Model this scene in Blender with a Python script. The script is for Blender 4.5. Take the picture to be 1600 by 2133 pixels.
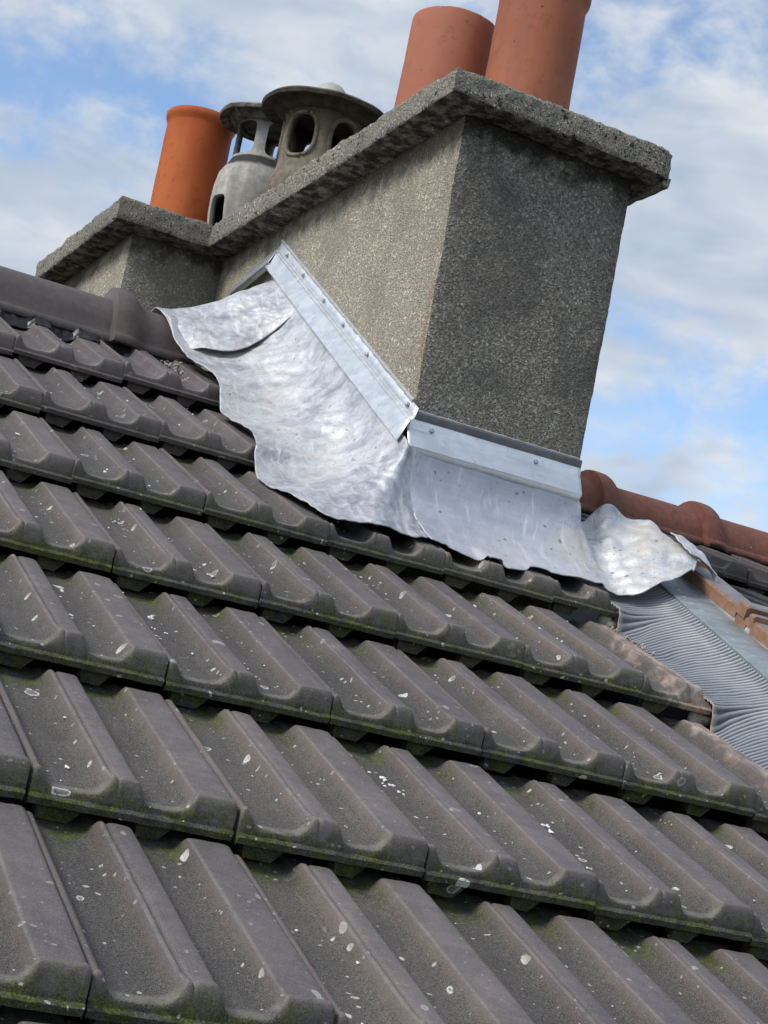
import bpy, bmesh, math, random
import numpy as np
from mathutils import Vector, Matrix, noise as mnoise

for o in list(bpy.data.objects):
    bpy.data.objects.remove(o)
S = bpy.context.scene
COL = S.collection
rnd = random.Random(7)
R = math.radians

# ------------------------------------------------------------------ camera
cam = bpy.data.cameras.new('camera')
cam.sensor_fit = 'HORIZONTAL'; cam.sensor_width = 36.0
cam.lens = 3813.3 / 1600 * 36
cam.clip_start = 0.05; cam.clip_end = 20000
camo = bpy.data.objects.new('camera', cam); COL.objects.link(camo)
camo.matrix_world = (Matrix.Translation((-1.3693, -3.0398, -0.5329)) @ Matrix.Rotation(-0.4192, 4, 'Z')
                     @ Matrix.Rotation(1.7521, 4, 'X') @ Matrix.Rotation(0.1883, 4, 'Z'))
S.camera = camo

# ------------------------------------------------------------------ sky, sun, exposure
SUN_EL, SUN_AZ = R(44), R(-100)          # azimuth measured from +Y towards +X: light from the left, a little behind the camera
world = bpy.data.worlds.new('World'); S.world = world
world.use_nodes = True
wn = world.node_tree.nodes; wl = world.node_tree.links
for n in list(wn): wn.remove(n)
w_out = wn.new('ShaderNodeOutputWorld'); w_bg = wn.new('ShaderNodeBackground')
w_sky = wn.new('ShaderNodeTexSky'); w_sky.sky_type = 'NISHITA'; w_sky.sun_disc = False
w_sky.sun_elevation = SUN_EL; w_sky.sun_rotation = SUN_AZ
w_sky.air_density = 1.0; w_sky.dust_density = 0.6; w_sky.ozone_density = 2.0; w_sky.altitude = 200
w_tc = wn.new('ShaderNodeTexCoord')
def w_noise(scale, detail, rough, squash, off, dist=0.0):
    m = wn.new('ShaderNodeMapping'); m.inputs['Scale'].default_value = squash; m.inputs['Location'].default_value = off
    m.inputs['Rotation'].default_value = (R(10), R(-14), R(24))
    wl.new(w_tc.outputs['Generated'], m.inputs['Vector'])
    n = wn.new('ShaderNodeTexNoise'); n.inputs['Scale'].default_value = scale; n.inputs['Detail'].default_value = detail
    n.inputs['Roughness'].default_value = rough; n.inputs['Distortion'].default_value = dist
    wl.new(m.outputs[0], n.inputs['Vector']); return n.outputs[0]
def w_math(op, a, b=None):
    n = wn.new('ShaderNodeMath'); n.operation = op
    for i, v in enumerate((a, b)):
        if v is None: continue
        if isinstance(v, (int, float)): n.inputs[i].default_value = v
        else: wl.new(v, n.inputs[i])
    return n.outputs[0]
big = w_noise(8.0, 3, 0.5, (1, 1, 1.6), (1.7, 2.9, 0.2), 0.1)
puff = w_noise(24.0, 4, 0.6, (1, 1, 1.5), (0.3, 5.4, 2.7), 0.2)
cl = w_math('ADD', w_math('MULTIPLY', big, 0.62), w_math('MULTIPLY', puff, 0.38))
w_ramp = wn.new('ShaderNodeValToRGB'); wl.new(cl, w_ramp.inputs[0])
w_ramp.color_ramp.interpolation = 'EASE'
w_ramp.color_ramp.elements[0].position = 0.395; w_ramp.color_ramp.elements[0].color = (0, 0, 0, 1)
w_ramp.color_ramp.elements[1].position = 0.575; w_ramp.color_ramp.elements[1].color = (1, 1, 1, 1)
shade = w_noise(11.0, 3, 0.55, (1, 1, 2.6), (8.2, 1.1, 4.3), 0.3)
w_cc = wn.new('ShaderNodeValToRGB'); wl.new(shade, w_cc.inputs[0])
w_cc.color_ramp.elements[0].position = 0.30; w_cc.color_ramp.elements[0].color = (0.47, 0.57, 0.72, 1)
w_cc.color_ramp.elements[1].position = 0.66; w_cc.color_ramp.elements[1].color = (0.80, 0.84, 0.89, 1)
w_mul = wn.new('ShaderNodeVectorMath'); w_mul.operation = 'SCALE'; w_mul.inputs['Scale'].default_value = 4.5
wl.new(w_cc.outputs[0], w_mul.inputs[0])
w_mix = wn.new('ShaderNodeMix'); w_mix.data_type = 'RGBA'
wl.new(w_ramp.outputs[0], w_mix.inputs['Factor']); wl.new(w_sky.outputs[0], w_mix.inputs['A']); wl.new(w_mul.outputs[0], w_mix.inputs['B'])
wl.new(w_mix.outputs['Result'], w_bg.inputs['Color'])
w_bg.inputs['Strength'].default_value = 0.11
wl.new(w_bg.outputs[0], w_out.inputs[0])

sun = bpy.data.lights.new('sun', 'SUN'); sun.energy = 1.5; sun.angle = R(22); sun.color = (1.0, 0.965, 0.91)
suno = bpy.data.objects.new('sun', sun); COL.objects.link(suno)
sd = Vector((math.sin(SUN_AZ) * math.cos(SUN_EL), math.cos(SUN_AZ) * math.cos(SUN_EL), math.sin(SUN_EL)))
suno.rotation_euler = sd.to_track_quat('Z', 'Y').to_euler()
suno.location = sd * 30

vs = S.view_settings
vs.view_transform = 'Standard'; vs.look = 'None'; vs.gamma = 1; vs.use_curve_mapping = False
vs.exposure = 0.92
S.render.engine = 'CYCLES'
S.cycles.max_bounces = 5; S.cycles.diffuse_bounces = 3; S.cycles.glossy_bounces = 3
S.render.resolution_x = 768; S.render.resolution_y = 1024

# ------------------------------------------------------------------ helpers
def tag(o, label=None, cat=None, group=None, kind=None):
    if label: o['label'] = label
    if cat: o['category'] = cat
    if group: o['group'] = group
    if kind: o['kind'] = kind
    return o
def empty(name, loc=(0, 0, 0)):
    o = bpy.data.objects.new(name, None); o.location = loc; o.empty_display_size = 0.1
    COL.objects.link(o); return o
def link(name, me, m=None, parent=None):
    o = bpy.data.objects.new(name, me); COL.objects.link(o)
    if m is not None and not me.materials:
        for q in (m if isinstance(m, (list, tuple)) else [m]): me.materials.append(q)
    if parent is not None:
        o.parent = parent
    return o
def smooth(me, ang=40):
    for p in me.polygons: p.use_smooth = True
    me.set_sharp_from_angle(angle=R(ang))
def mesh(name, V, F, ang=40):
    me = bpy.data.meshes.new(name); me.from_pydata([tuple(map(float, v)) for v in V], [], [tuple(map(int, f)) for f in F])
    me.update(); smooth(me, ang); return me
def from_bm(name, bm, ang=40):
    me = bpy.data.meshes.new(name); bm.to_mesh(me); bm.free(); smooth(me, ang); return me
def grid_faces(ni, nj, off=0, closed_j=False, flip=False):
    F = []
    for i in range(ni - 1):
        for j in range(nj if closed_j else nj - 1):
            a = off + i * nj + j; b = off + i * nj + (j + 1) % nj; c = b + nj; e = a + nj
            F.append((a, e, c, b) if flip else (a, b, c, e))
    return F
def local(me, loc):                                   # shift mesh data so that the object can sit at loc
    me.transform(Matrix.Translation(-Vector(loc)))
def n3(p, s, o=0.0):
    return mnoise.noise(Vector((p[0] * s + o, p[1] * s - o, p[2] * s + 2 * o)))
def fbm(p, s, o=0.0, k=3):
    return sum(n3(p, s * 2 ** q, o + 7 * q) / 2 ** q for q in range(k))
def sstep(a, b, x):
    t = np.clip((np.asarray(x, float) - a) / (b - a), 0, 1); return t * t * (3 - 2 * t)
def catmull(P, n):                                    # P (k,d) -> (n,d)
    P = np.asarray(P, float); k = len(P); out = []
    for q in np.linspace(0, k - 1, n):
        i = min(int(q), k - 2); t = q - i
        p1, p2 = P[i], P[i + 1]; p0 = P[i - 1] if i > 0 else 2 * p1 - p2; p3 = P[i + 2] if i + 2 < k else 2 * p2 - p1
        out.append(0.5 * (2 * p1 + (p2 - p0) * t + (2 * p0 - 5 * p1 + 4 * p2 - p3) * t * t + (3 * p1 - p0 - 3 * p2 + p3) * t ** 3))
    return np.array(out)

# roof frame: x along the ridge, s up the slope, h above the plane through the tile lips
TH = 0.4613; PD = -0.0019; TW = 0.24; TG = 0.3929; PX = -0.8532; PS = -0.0539
UX = np.array([0, math.cos(TH), math.sin(TH)]); NX = np.array([0, -math.sin(TH), math.cos(TH)])
def rp(x, s, h):
    return np.array([x, 0, 0]) + s * UX + (h + PD) * NX
def yz_of(s, h):
    p = rp(0, s, h); return p[1], p[2]

# ------------------------------------------------------------------ material toolkit
class T:
    def __init__(self, name):
        self.m = bpy.data.materials.new(name); self.m.use_nodes = True
        self.nt = self.m.node_tree; self.N = self.nt.nodes; self.L = self.nt.links
        for n in list(self.N): self.N.remove(n)
        self.out = self.N.new('ShaderNodeOutputMaterial'); self.b = self.N.new('ShaderNodeBsdfPrincipled')
        self.L.new(self.b.outputs[0], self.out.inputs[0])
        self.geo = self.N.new('ShaderNodeNewGeometry'); self.pos = self.geo.outputs['Position']
    def put(self, sock, v):
        if isinstance(v, bpy.types.NodeSocket): self.L.new(v, sock)
        elif isinstance(v, (tuple, list)) and len(v) == 3 and sock.type == 'RGBA': sock.default_value = (*v, 1)
        else: sock.default_value = v
    def set(self, **k):
        for a, v in k.items(): self.put(self.b.inputs[a.replace('_', ' ')], v)
    def noise(self, scale, detail=4, rough=0.55, vec=None, dist=0.0, col=False):
        n = self.N.new('ShaderNodeTexNoise'); self.put(n.inputs['Vector'], vec or self.pos)
        n.inputs['Scale'].default_value = scale; n.inputs['Detail'].default_value = detail
        n.inputs['Roughness'].default_value = rough; n.inputs['Distortion'].default_value = dist
        return n.outputs[1 if col else 0]
    def voro(self, scale, vec=None, feature='F1', rand=1.0):
        n = self.N.new('ShaderNodeTexVoronoi'); n.feature = feature; self.put(n.inputs['Vector'], vec or self.pos)
        n.inputs['Scale'].default_value = scale; n.inputs['Randomness'].default_value = rand
        return n
    def math(self, op, a, b=0.0, clamp=False):
        n = self.N.new('ShaderNodeMath'); n.operation = op; n.use_clamp = clamp
        self.put(n.inputs[0], a); self.put(n.inputs[1], b); return n.outputs[0]
    def step(self, v, a, b):                            # smooth 0..1 between a and b
        n = self.N.new('ShaderNodeMapRange'); n.interpolation_type = 'SMOOTHSTEP'
        self.put(n.inputs[0], v); self.put(n.inputs[1], a); self.put(n.inputs[2], b)
        return n.outputs[0]
    def mix(self, f, a, b, mode='MIX'):
        n = self.N.new('ShaderNodeMix'); n.data_type = 'RGBA'; n.blend_type = mode
        self.put(n.inputs['Factor'], f); self.put(n.inputs['A'], a); self.put(n.inputs['B'], b); return n.outputs['Result']
    def fmix(self, f, a, b):
        n = self.N.new('ShaderNodeMix'); n.data_type = 'FLOAT'
        self.put(n.inputs[0], f); self.put(n.inputs[2], a); self.put(n.inputs[3], b); return n.outputs[0]
    def attr(self, name, kind='GEOMETRY'):
        n = self.N.new('ShaderNodeAttribute'); n.attribute_type = kind; n.attribute_name = name; return n.outputs['Fac']
    def sep(self, v):
        n = self.N.new('ShaderNodeSeparateXYZ'); self.put(n.inputs[0], v); return n.outputs
    def scale(self, v, sc):
        n = self.N.new('ShaderNodeVectorMath'); n.operation = 'MULTIPLY'; self.put(n.inputs[0], v); n.inputs[1].default_value = sc; return n.outputs[0]
    def warp(self, amt, sc):
        c = self.noise(sc, 0, 0.5, col=True)
        n = self.N.new('ShaderNodeVectorMath'); n.operation = 'SCALE'; self.put(n.inputs[0], c); n.inputs['Scale'].default_value = amt
        a = self.N.new('ShaderNodeVectorMath'); a.operation = 'ADD'; self.put(a.inputs[0], self.pos); self.put(a.inputs[1], n.outputs[0]); return a.outputs[0]
    def rand(self):
        return self.N.new('ShaderNodeObjectInfo').outputs['Random']
    def bump(self, h, strength=0.5, dist=0.002, normal=None):
        n = self.N.new('ShaderNodeBump'); self.put(n.inputs['Height'], h)
        n.inputs['Strength'].default_value = strength; n.inputs['Distance'].default_value = dist
        if normal: self.put(n.inputs['Normal'], normal)
        return n.outputs[0]

def spots(t, scale, prob, rmin, rmax, vec, ring=True):
    """lichen rosettes: round patches in a few of the cells, some with a worn centre"""
    v = t.voro(scale, vec)
    r = t.sep(v.outputs['Color'])
    sel = t.math('GREATER_THAN', r[0], 1 - prob)
    rad = t.fmix(r[1], rmin, rmax)
    d = v.outputs['Distance']
    edge = t.math('SUBTRACT', rad, d)
    disc = t.step(edge, 0.0, 0.05)
    if ring:
        inner = t.step(edge, 0.07, 0.16)
        worn = t.math('MULTIPLY', inner, t.math('GREATER_THAN', r[2], 0.45))
        disc = t.math('MULTIPLY', disc, t.math('SUBTRACT', 1.0, t.math('MULTIPLY', worn, 0.75)))
    return t.math('MULTIPLY', disc, sel)

def tile_material(name, top, trough, wall, red=False):
    t = T(name)
    hg = t.attr('hgt'); ms = t.attr('moss'); age = t.attr('age', 'OBJECT'); dust = t.attr('dust')
    rd = t.rand()
    w = t.warp(0.012, 60)
    big = t.noise(9, 2, 0.6); mid = t.noise(55, 3, 0.7); fine = t.noise(420, 2, 0.7); grit = t.noise(1300, 0, 0.6)
    c_top = t.mix(t.step(t.math('ADD', t.math('MULTIPLY', mid, 0.6), t.math('MULTIPLY', fine, 0.4)), 0.32, 0.68), tuple(x * 0.86 for x in top), tuple(x * 1.32 for x in top))
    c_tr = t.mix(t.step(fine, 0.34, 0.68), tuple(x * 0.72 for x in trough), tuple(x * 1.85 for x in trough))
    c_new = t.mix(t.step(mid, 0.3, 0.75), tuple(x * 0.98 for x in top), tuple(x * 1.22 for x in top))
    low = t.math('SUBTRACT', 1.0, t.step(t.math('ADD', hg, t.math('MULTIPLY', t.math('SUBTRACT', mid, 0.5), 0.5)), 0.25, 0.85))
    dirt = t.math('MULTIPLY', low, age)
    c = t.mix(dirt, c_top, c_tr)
    flank = t.math('MULTIPLY', t.math('MULTIPLY', t.step(hg, 0.20, 0.55), t.math('SUBTRACT', 1.0, t.step(hg, 0.88, 1.02))), t.step(t.math('ADD', mid, t.math('MULTIPLY', fine, 0.5)), 0.5, 0.85))
    c = t.mix(t.math('MULTIPLY', t.math('MULTIPLY', flank, 0.6), age), c, wall)
    # broad tone differences from tile to tile and over each tile
    c = t.mix(1.0, c, t.mix(rd, (0.86, 0.86, 0.88), (1.14, 1.11, 1.08)), 'MULTIPLY')
    c = t.mix(1.0, c, t.mix(t.step(big, 0.3, 0.7), (0.86, 0.87, 0.88), (1.14, 1.12, 1.10)), 'MULTIPLY')
    # worn arrises and pale dust speckle
    c = t.mix(t.math('MULTIPLY', t.step(grit, 0.60, 0.70), t.math('MULTIPLY', age, 0.5)), c, (0.34, 0.32, 0.29))
    rim = t.attr('rim')
    c = t.mix(t.math('MULTIPLY', rim, t.math('MULTIPLY', t.step(mid, 0.25, 0.6), 0.55)), c, (0.27, 0.245, 0.21))
    # moss and algae on lips and at the heads of the troughs
    mo = t.math('MULTIPLY', ms, t.step(t.math('ADD', t.math('MULTIPLY', t.noise(38, 3, 0.75), 0.75), t.math('MULTIPLY', big, 0.25)), 0.42, 0.56))
    mo = t.math('MULTIPLY', mo, t.math('POWER', age, 3.0), True)
    c = t.mix(mo, c, t.mix(t.step(fine, 0.35, 0.65), (0.035, 0.045, 0.012), (0.12, 0.135, 0.030)))
    black = t.math('MULTIPLY', t.math('MULTIPLY', ms, t.step(mid, 0.48, 0.62)), t.math('MULTIPLY', age, 0.55))
    c = t.mix(black, c, (0.022, 0.024, 0.018))
    # lichen
    s1 = spots(t, 42, 0.085, 0.12, 0.42, w)
    s2 = spots(t, 120, 0.13, 0.10, 0.36, w, False)
    s3 = spots(t, 23, 0.05, 0.12, 0.30, w)
    li = t.math('MULTIPLY', t.math('MAXIMUM', s1, t.math('MULTIPLY', s2, 0.7)), t.math('MULTIPLY', t.math('MULTIPLY', age, t.fmix(low, 0.45, 1.0)), t.step(fine, 0.25, 0.5)))
    c = t.mix(t.math('MULTIPLY', li, 0.9, True), c, (0.62, 0.61, 0.56))
    c = t.mix(t.math('MULTIPLY', t.math('MULTIPLY', s3, t.step(mid, 0.4, 0.6)), t.math('MULTIPLY', age, 0.6)), c, (0.30, 0.27, 0.20))
    # cement and brick dust beside the cut edge
    du = t.step(t.math('ADD', dust, t.math('MULTIPLY', t.math('SUBTRACT', t.noise(26, 3, 0.7, vec=t.scale(t.pos, (1, .45, .45))), 0.5), 1.0)), 0.46, 0.74)
    c = t.mix(t.math('MULTIPLY', du, 0.8), c, t.mix(t.step(mid, 0.4, 0.6), (0.40, 0.24, 0.16), (0.50, 0.43, 0.37)))
    t.set(Base_Color=c, Roughness=t.fmix(age, 0.55, t.fmix(low, 0.62, 0.9)), Specular_IOR_Level=0.35)
    hh = t.math('ADD', t.math('MULTIPLY', fine, 0.5), t.math('MULTIPLY', mid, 0.9))
    t.set(Normal=t.bump(hh, 0.55, 0.0016))
    return t.m

M = {}
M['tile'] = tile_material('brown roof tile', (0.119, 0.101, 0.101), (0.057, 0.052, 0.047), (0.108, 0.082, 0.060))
M['tile_dark'] = tile_material('dark old roof tile', (0.070, 0.054, 0.048), (0.045, 0.040, 0.036), (0.07, 0.05, 0.04))
def simple(name, c1, c2, sc=30, rough=0.7, bump=0.4, bd=0.001, metal=0.0, sc2=300):
    t = T(name); a = t.noise(sc, 5, 0.6); b = t.noise(sc2, 4, 0.65)
    c = t.mix(t.step(a, 0.3, 0.7), c1, c2); c = t.mix(t.math('MULTIPLY', t.step(b, 0.45, 0.75), 0.35), c, tuple(min(1, x * 1.5) for x in c2))
    t.set(Base_Color=c, Roughness=rough, Metallic=metal)
    t.set(Normal=t.bump(t.math('ADD', a, t.math('MULTIPLY', b, 0.6)), bump, bd)); return t.m
M['underlay'] = simple('roof underlay', (0.012, 0.011, 0.010), (0.03, 0.028, 0.025))
M['membrane'] = simple('black ridge membrane', (0.010, 0.010, 0.011), (0.022, 0.022, 0.024), rough=0.32, bump=0.2)
M['cut_clay'] = simple('cut red clay', (0.30, 0.15, 0.09), (0.50, 0.30, 0.20), 60, 0.9)
M['crumb'] = simple('white mortar crumbs', (0.60, 0.59, 0.55), (0.80, 0.79, 0.75), 80, 0.9)
M['mortar'] = simple('pale mortar', (0.22, 0.20, 0.17), (0.42, 0.38, 0.32), 60, 0.95, 0.8, 0.003)
M['screw'] = simple('steel screw', (0.30, 0.32, 0.33), (0.55, 0.57, 0.58), 200, 0.35, 0.1, metal=0.9)
M['sealant'] = simple('grey sealant', (0.30, 0.31, 0.31), (0.42, 0.43, 0.43), 60, 0.6)
M['black'] = simple('sooty black', (0.004, 0.004, 0.004), (0.010, 0.009, 0.008), 60, 0.9)
M['ground'] = simple('ground', (0.06, 0.07, 0.04), (0.12, 0.11, 0.08), 0.3, 0.95, 0.1, 0.05)

def ridge_material(name, a, b, dirt):
    t = T(name); w = t.warp(0.02, 30)
    big = t.noise(7, 4, 0.6); mid = t.noise(60, 5, 0.65); fine = t.noise(500, 3, 0.6)
    c = t.mix(t.step(mid, 0.3, 0.75), a, b)
    c = t.mix(1.0, c, t.mix(t.step(big, 0.3, 0.7), (0.84, 0.86, 0.88), (1.14, 1.10, 1.06)), 'MULTIPLY')
    if dirt:
        d = t.attr('low')
        dk = t.step(t.math('ADD', d, t.math('MULTIPLY', t.math('SUBTRACT', t.noise(28, 5, 0.7), 0.5), 0.9)), 0.60, 0.80)
        c = t.mix(t.math('MULTIPLY', dk, 0.92), c, (0.022, 0.02, 0.018))
        c = t.mix(t.math('MULTIPLY', spots(t, 60, 0.12, 0.12, 0.3, w, False), 0.85), c, (0.03, 0.028, 0.022))
        c = t.mix(t.math('MULTIPLY', spots(t, 33, 0.05, 0.1, 0.25, w), 0.7), c, (0.42, 0.38, 0.30))
    t.set(Base_Color=c, Roughness=0.55 if not dirt else 0.8, Specular_IOR_Level=0.4)
    t.set(Normal=t.bump(t.math('ADD', t.math('MULTIPLY', fine, 0.4), mid), 0.35, 0.0012)); return t.m
M['ridge'] = ridge_material('brown ridge tile', (0.098, 0.078, 0.074), (0.128, 0.104, 0.098), False)
M['ridge_red'] = ridge_material('red ridge tile', (0.155, 0.060, 0.040), (0.225, 0.090, 0.060), True)
M['verge'] = simple('brown verge tile side', (0.19, 0.098, 0.058), (0.28, 0.155, 0.095), 60, 0.8)
M['verge_top'] = simple('grey verge tile top', (0.17, 0.15, 0.155), (0.24, 0.22, 0.225), 20, 0.5, 0.2)

def terracotta(name, a, b, stain):
    t = T(name); w = t.warp(0.02, 40)
    streak = t.noise(14, 4, 0.6, vec=t.scale(t.pos, (1, 1, 0.12)))
    mid = t.noise(40, 5, 0.65); fine = t.noise(420, 4, 0.65); big = t.noise(6, 3, 0.5)
    c = t.mix(t.step(big, 0.3, 0.7), a, b)
    c = t.mix(t.math('MULTIPLY', t.step(streak, 0.45, 0.7), 0.45), c, stain)
    c = t.mix(t.math('MULTIPLY', t.step(mid, 0.52, 0.72), 0.5), c, tuple(x * 0.6 for x in a))
    c = t.mix(t.math('MULTIPLY', spots(t, 55, 0.16, 0.06, 0.20, w, False), 0.8), c, tuple(x * 0.35 for x in a))
    c = t.mix(t.math('MULTIPLY', t.step(fine, 0.62, 0.8), 0.3), c, tuple(min(1, x * 1.7) for x in b))
    t.set(Base_Color=c, Roughness=0.72, Specular_IOR_Level=0.3)
    t.set(Normal=t.bump(t.math('ADD', t.math('MULTIPLY', fine, 0.5), mid), 0.35, 0.0012)); return t.m
M['pot_orange'] = terracotta('orange terracotta', (0.40, 0.082, 0.018), (0.48, 0.120, 0.030), (0.30, 0.075, 0.03))
M['pot_salmon'] = terracotta('salmon terracotta', (0.36, 0.122, 0.068), (0.41, 0.150, 0.085), (0.38, 0.14, 0.085))
M['pot_brown'] = terracotta('brownish terracotta', (0.31, 0.098, 0.050), (0.38, 0.130, 0.066), (0.21, 0.085, 0.055))

def render_material(name, a, b, c3, stain_amt, top_stain):
    """rough cast cement render with grains of sand"""
    t = T(name); w = t.warp(0.01, 90)
    big = t.noise(4.5, 3, 0.6); mid = t.noise(22, 3, 0.65); g1 = t.noise(210, 2, 0.75); g2 = t.voro(260, w)
    st = t.noise(8, 5, 0.6, vec=t.scale(t.pos, (1, 1, 0.22)))
    c = t.mix(t.step(g1, 0.34, 0.66), a, b)
    c = t.mix(t.math('MULTIPLY', t.step(t.sep(g2.outputs['Color'])[0], 0.84, 0.95), 0.75), c, tuple(min(1, x * 1.7) for x in b))
    c = t.mix(t.math('MULTIPLY', t.step(big, 0.44, 0.60), stain_amt), c, c3)
    c = t.mix(t.math('MULTIPLY', t.step(st, 0.5, 0.72), stain_amt * 0.7), c, tuple(x * 0.55 for x in c3))
    # black algae that starts in the shelter of the slab, blotchy
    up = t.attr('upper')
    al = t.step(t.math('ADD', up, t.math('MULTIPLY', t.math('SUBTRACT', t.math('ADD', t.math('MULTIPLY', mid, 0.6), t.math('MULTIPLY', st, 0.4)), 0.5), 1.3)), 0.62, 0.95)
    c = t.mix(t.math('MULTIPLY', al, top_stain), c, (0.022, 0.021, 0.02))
    # rust coloured wash along the arris
    ar = t.attr('arris')
    rr = t.step(t.math('ADD', ar, t.math('MULTIPLY', t.math('SUBTRACT', mid, 0.5), 1.0)), 0.35, 0.8)
    c = t.mix(t.math('MULTIPLY', rr, 0.7), c, (0.30, 0.19, 0.09))
    t.set(Base_Color=c, Roughness=0.95, Specular_IOR_Level=0.15)
    hh = t.math('ADD', t.math('MULTIPLY', g1, 1.0), t.math('ADD', t.math('MULTIPLY', g2.outputs['Distance'], 0.7), t.math('MULTIPLY', mid, 0.5)))
    t.set(Normal=t.bump(hh, 1.0, 0.0042)); return t.m
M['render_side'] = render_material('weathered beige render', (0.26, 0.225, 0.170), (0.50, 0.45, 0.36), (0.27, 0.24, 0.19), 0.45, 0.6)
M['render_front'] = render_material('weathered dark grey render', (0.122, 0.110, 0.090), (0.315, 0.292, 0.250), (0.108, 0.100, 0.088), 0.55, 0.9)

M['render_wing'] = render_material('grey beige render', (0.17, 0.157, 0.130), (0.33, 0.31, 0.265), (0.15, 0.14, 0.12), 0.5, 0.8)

def cap_material():
    t = T('pebbly concrete slab'); w = t.warp(0.008, 120)
    big = t.noise(6, 2, 0.6); mid = t.noise(30, 3, 0.7)
    v = t.voro(105, w); r = t.sep(v.outputs['Color'])
    g = t.noise(240, 2, 0.75)
    c = t.mix(t.step(g, 0.3, 0.7), (0.135, 0.122, 0.098), (0.38, 0.345, 0.285))
    peb = t.math('MULTIPLY', t.step(r[0], 0.45, 0.75), t.math('SUBTRACT', 1.0, t.step(v.outputs['Distance'], 0.22, 0.42)))
    c = t.mix(t.math('MULTIPLY', peb, 0.9), c, t.mix(r[1], (0.36, 0.33, 0.27), (0.78, 0.72, 0.62)))
    # greyer on the weather side
    nx = t.sep(t.geo.outputs['Normal'])
    c = t.mix(t.math('MULTIPLY', t.step(t.noise(3.3, 2, 0.5), 0.4, 0.65), 0.30), c, (0.14, 0.14, 0.13))
    # black moss cushions
    fr = t.attr('weather')
    wv = t.warp(0.014, 110); m1 = t.voro(66, wv); mr = t.sep(m1.outputs['Color']); m2 = t.voro(150, wv); m2r = t.sep(m2.outputs['Color'])
    rad1 = t.fmix(mr[1], 0.12, 0.36)
    ms = t.math('MULTIPLY', t.step(t.math('SUBTRACT', rad1, m1.outputs['Distance']), 0, 0.10), t.step(t.math('ADD', mr[0], t.math('MULTIPLY', t.math('ADD', fr, big), 0.55)), 0.80, 0.95))
    ms2 = t.math('MULTIPLY', t.step(t.math('SUBTRACT', 0.36, m2.outputs['Distance']), 0, 0.12), t.step(t.math('ADD', m2r[0], t.math('MULTIPLY', t.math('ADD', fr, mid), 0.45)), 0.88, 1.02))
    ms = t.math('MAXIMUM', ms, t.math('MULTIPLY', ms2, 0.85))
    c = t.mix(t.math('MULTIPLY', ms, 0.92), c, t.mix(g, (0.012, 0.013, 0.009), (0.05, 0.05, 0.028)))
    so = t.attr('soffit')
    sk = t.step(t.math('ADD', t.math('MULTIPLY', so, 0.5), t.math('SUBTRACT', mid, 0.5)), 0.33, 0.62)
    c = t.mix(t.math('MULTIPLY', sk, 0.9), c, (0.016, 0.015, 0.014))  # near-black patches spread over the underside of the slab
    t.set(Base_Color=c, Roughness=0.95, Specular_IOR_Level=0.15)
    hh = t.math('ADD', t.math('MULTIPLY', peb, 1.0), t.math('ADD', g, t.math('ADD', t.math('MULTIPLY', mid, 0.8), t.math('MULTIPLY', ms, 1.2))))
    t.set(Normal=t.bump(hh, 0.9, 0.004)); return t.m
M['cap'] = cap_material()

def cowl_material(name, a, b, soot):
    t = T(name); big = t.noise(9, 4, 0.6); mid = t.noise(45, 3, 0.65); g = t.noise(380, 2, 0.65)
    st = t.noise(16, 4, 0.6, vec=t.scale(t.pos, (1, 1, 0.15)))
    c = t.mix(t.step(mid, 0.3, 0.7), a, b); c = t.mix(t.math('MULTIPLY', t.step(g, 0.5, 0.75), 0.4), c, tuple(min(1, x * 1.35) for x in b))
    c = t.mix(t.math('MULTIPLY', t.step(st, 0.42, 0.66), 0.5), c, tuple(x * 0.55 for x in a))
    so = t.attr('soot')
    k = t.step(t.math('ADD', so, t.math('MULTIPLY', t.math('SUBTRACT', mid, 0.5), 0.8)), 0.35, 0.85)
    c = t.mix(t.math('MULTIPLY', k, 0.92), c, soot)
    t.set(Base_Color=c, Roughness=0.9, Specular_IOR_Level=0.2)
    t.set(Normal=t.bump(t.math('ADD', g, mid), 0.6, 0.002)); return t.m
M['cowl_pale'] = cowl_material('pale concrete cowl', (0.31, 0.295, 0.26), (0.52, 0.495, 0.445), (0.02, 0.02, 0.019))
M['cowl_brown'] = cowl_material('sooty brown concrete cowl', (0.14, 0.118, 0.09), (0.24, 0.20, 0.155), (0.03, 0.026, 0.022))
M['knob'] = simple('pale concrete knob', (0.34, 0.35, 0.30), (0.45, 0.46, 0.41), 30, 0.8)

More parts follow.
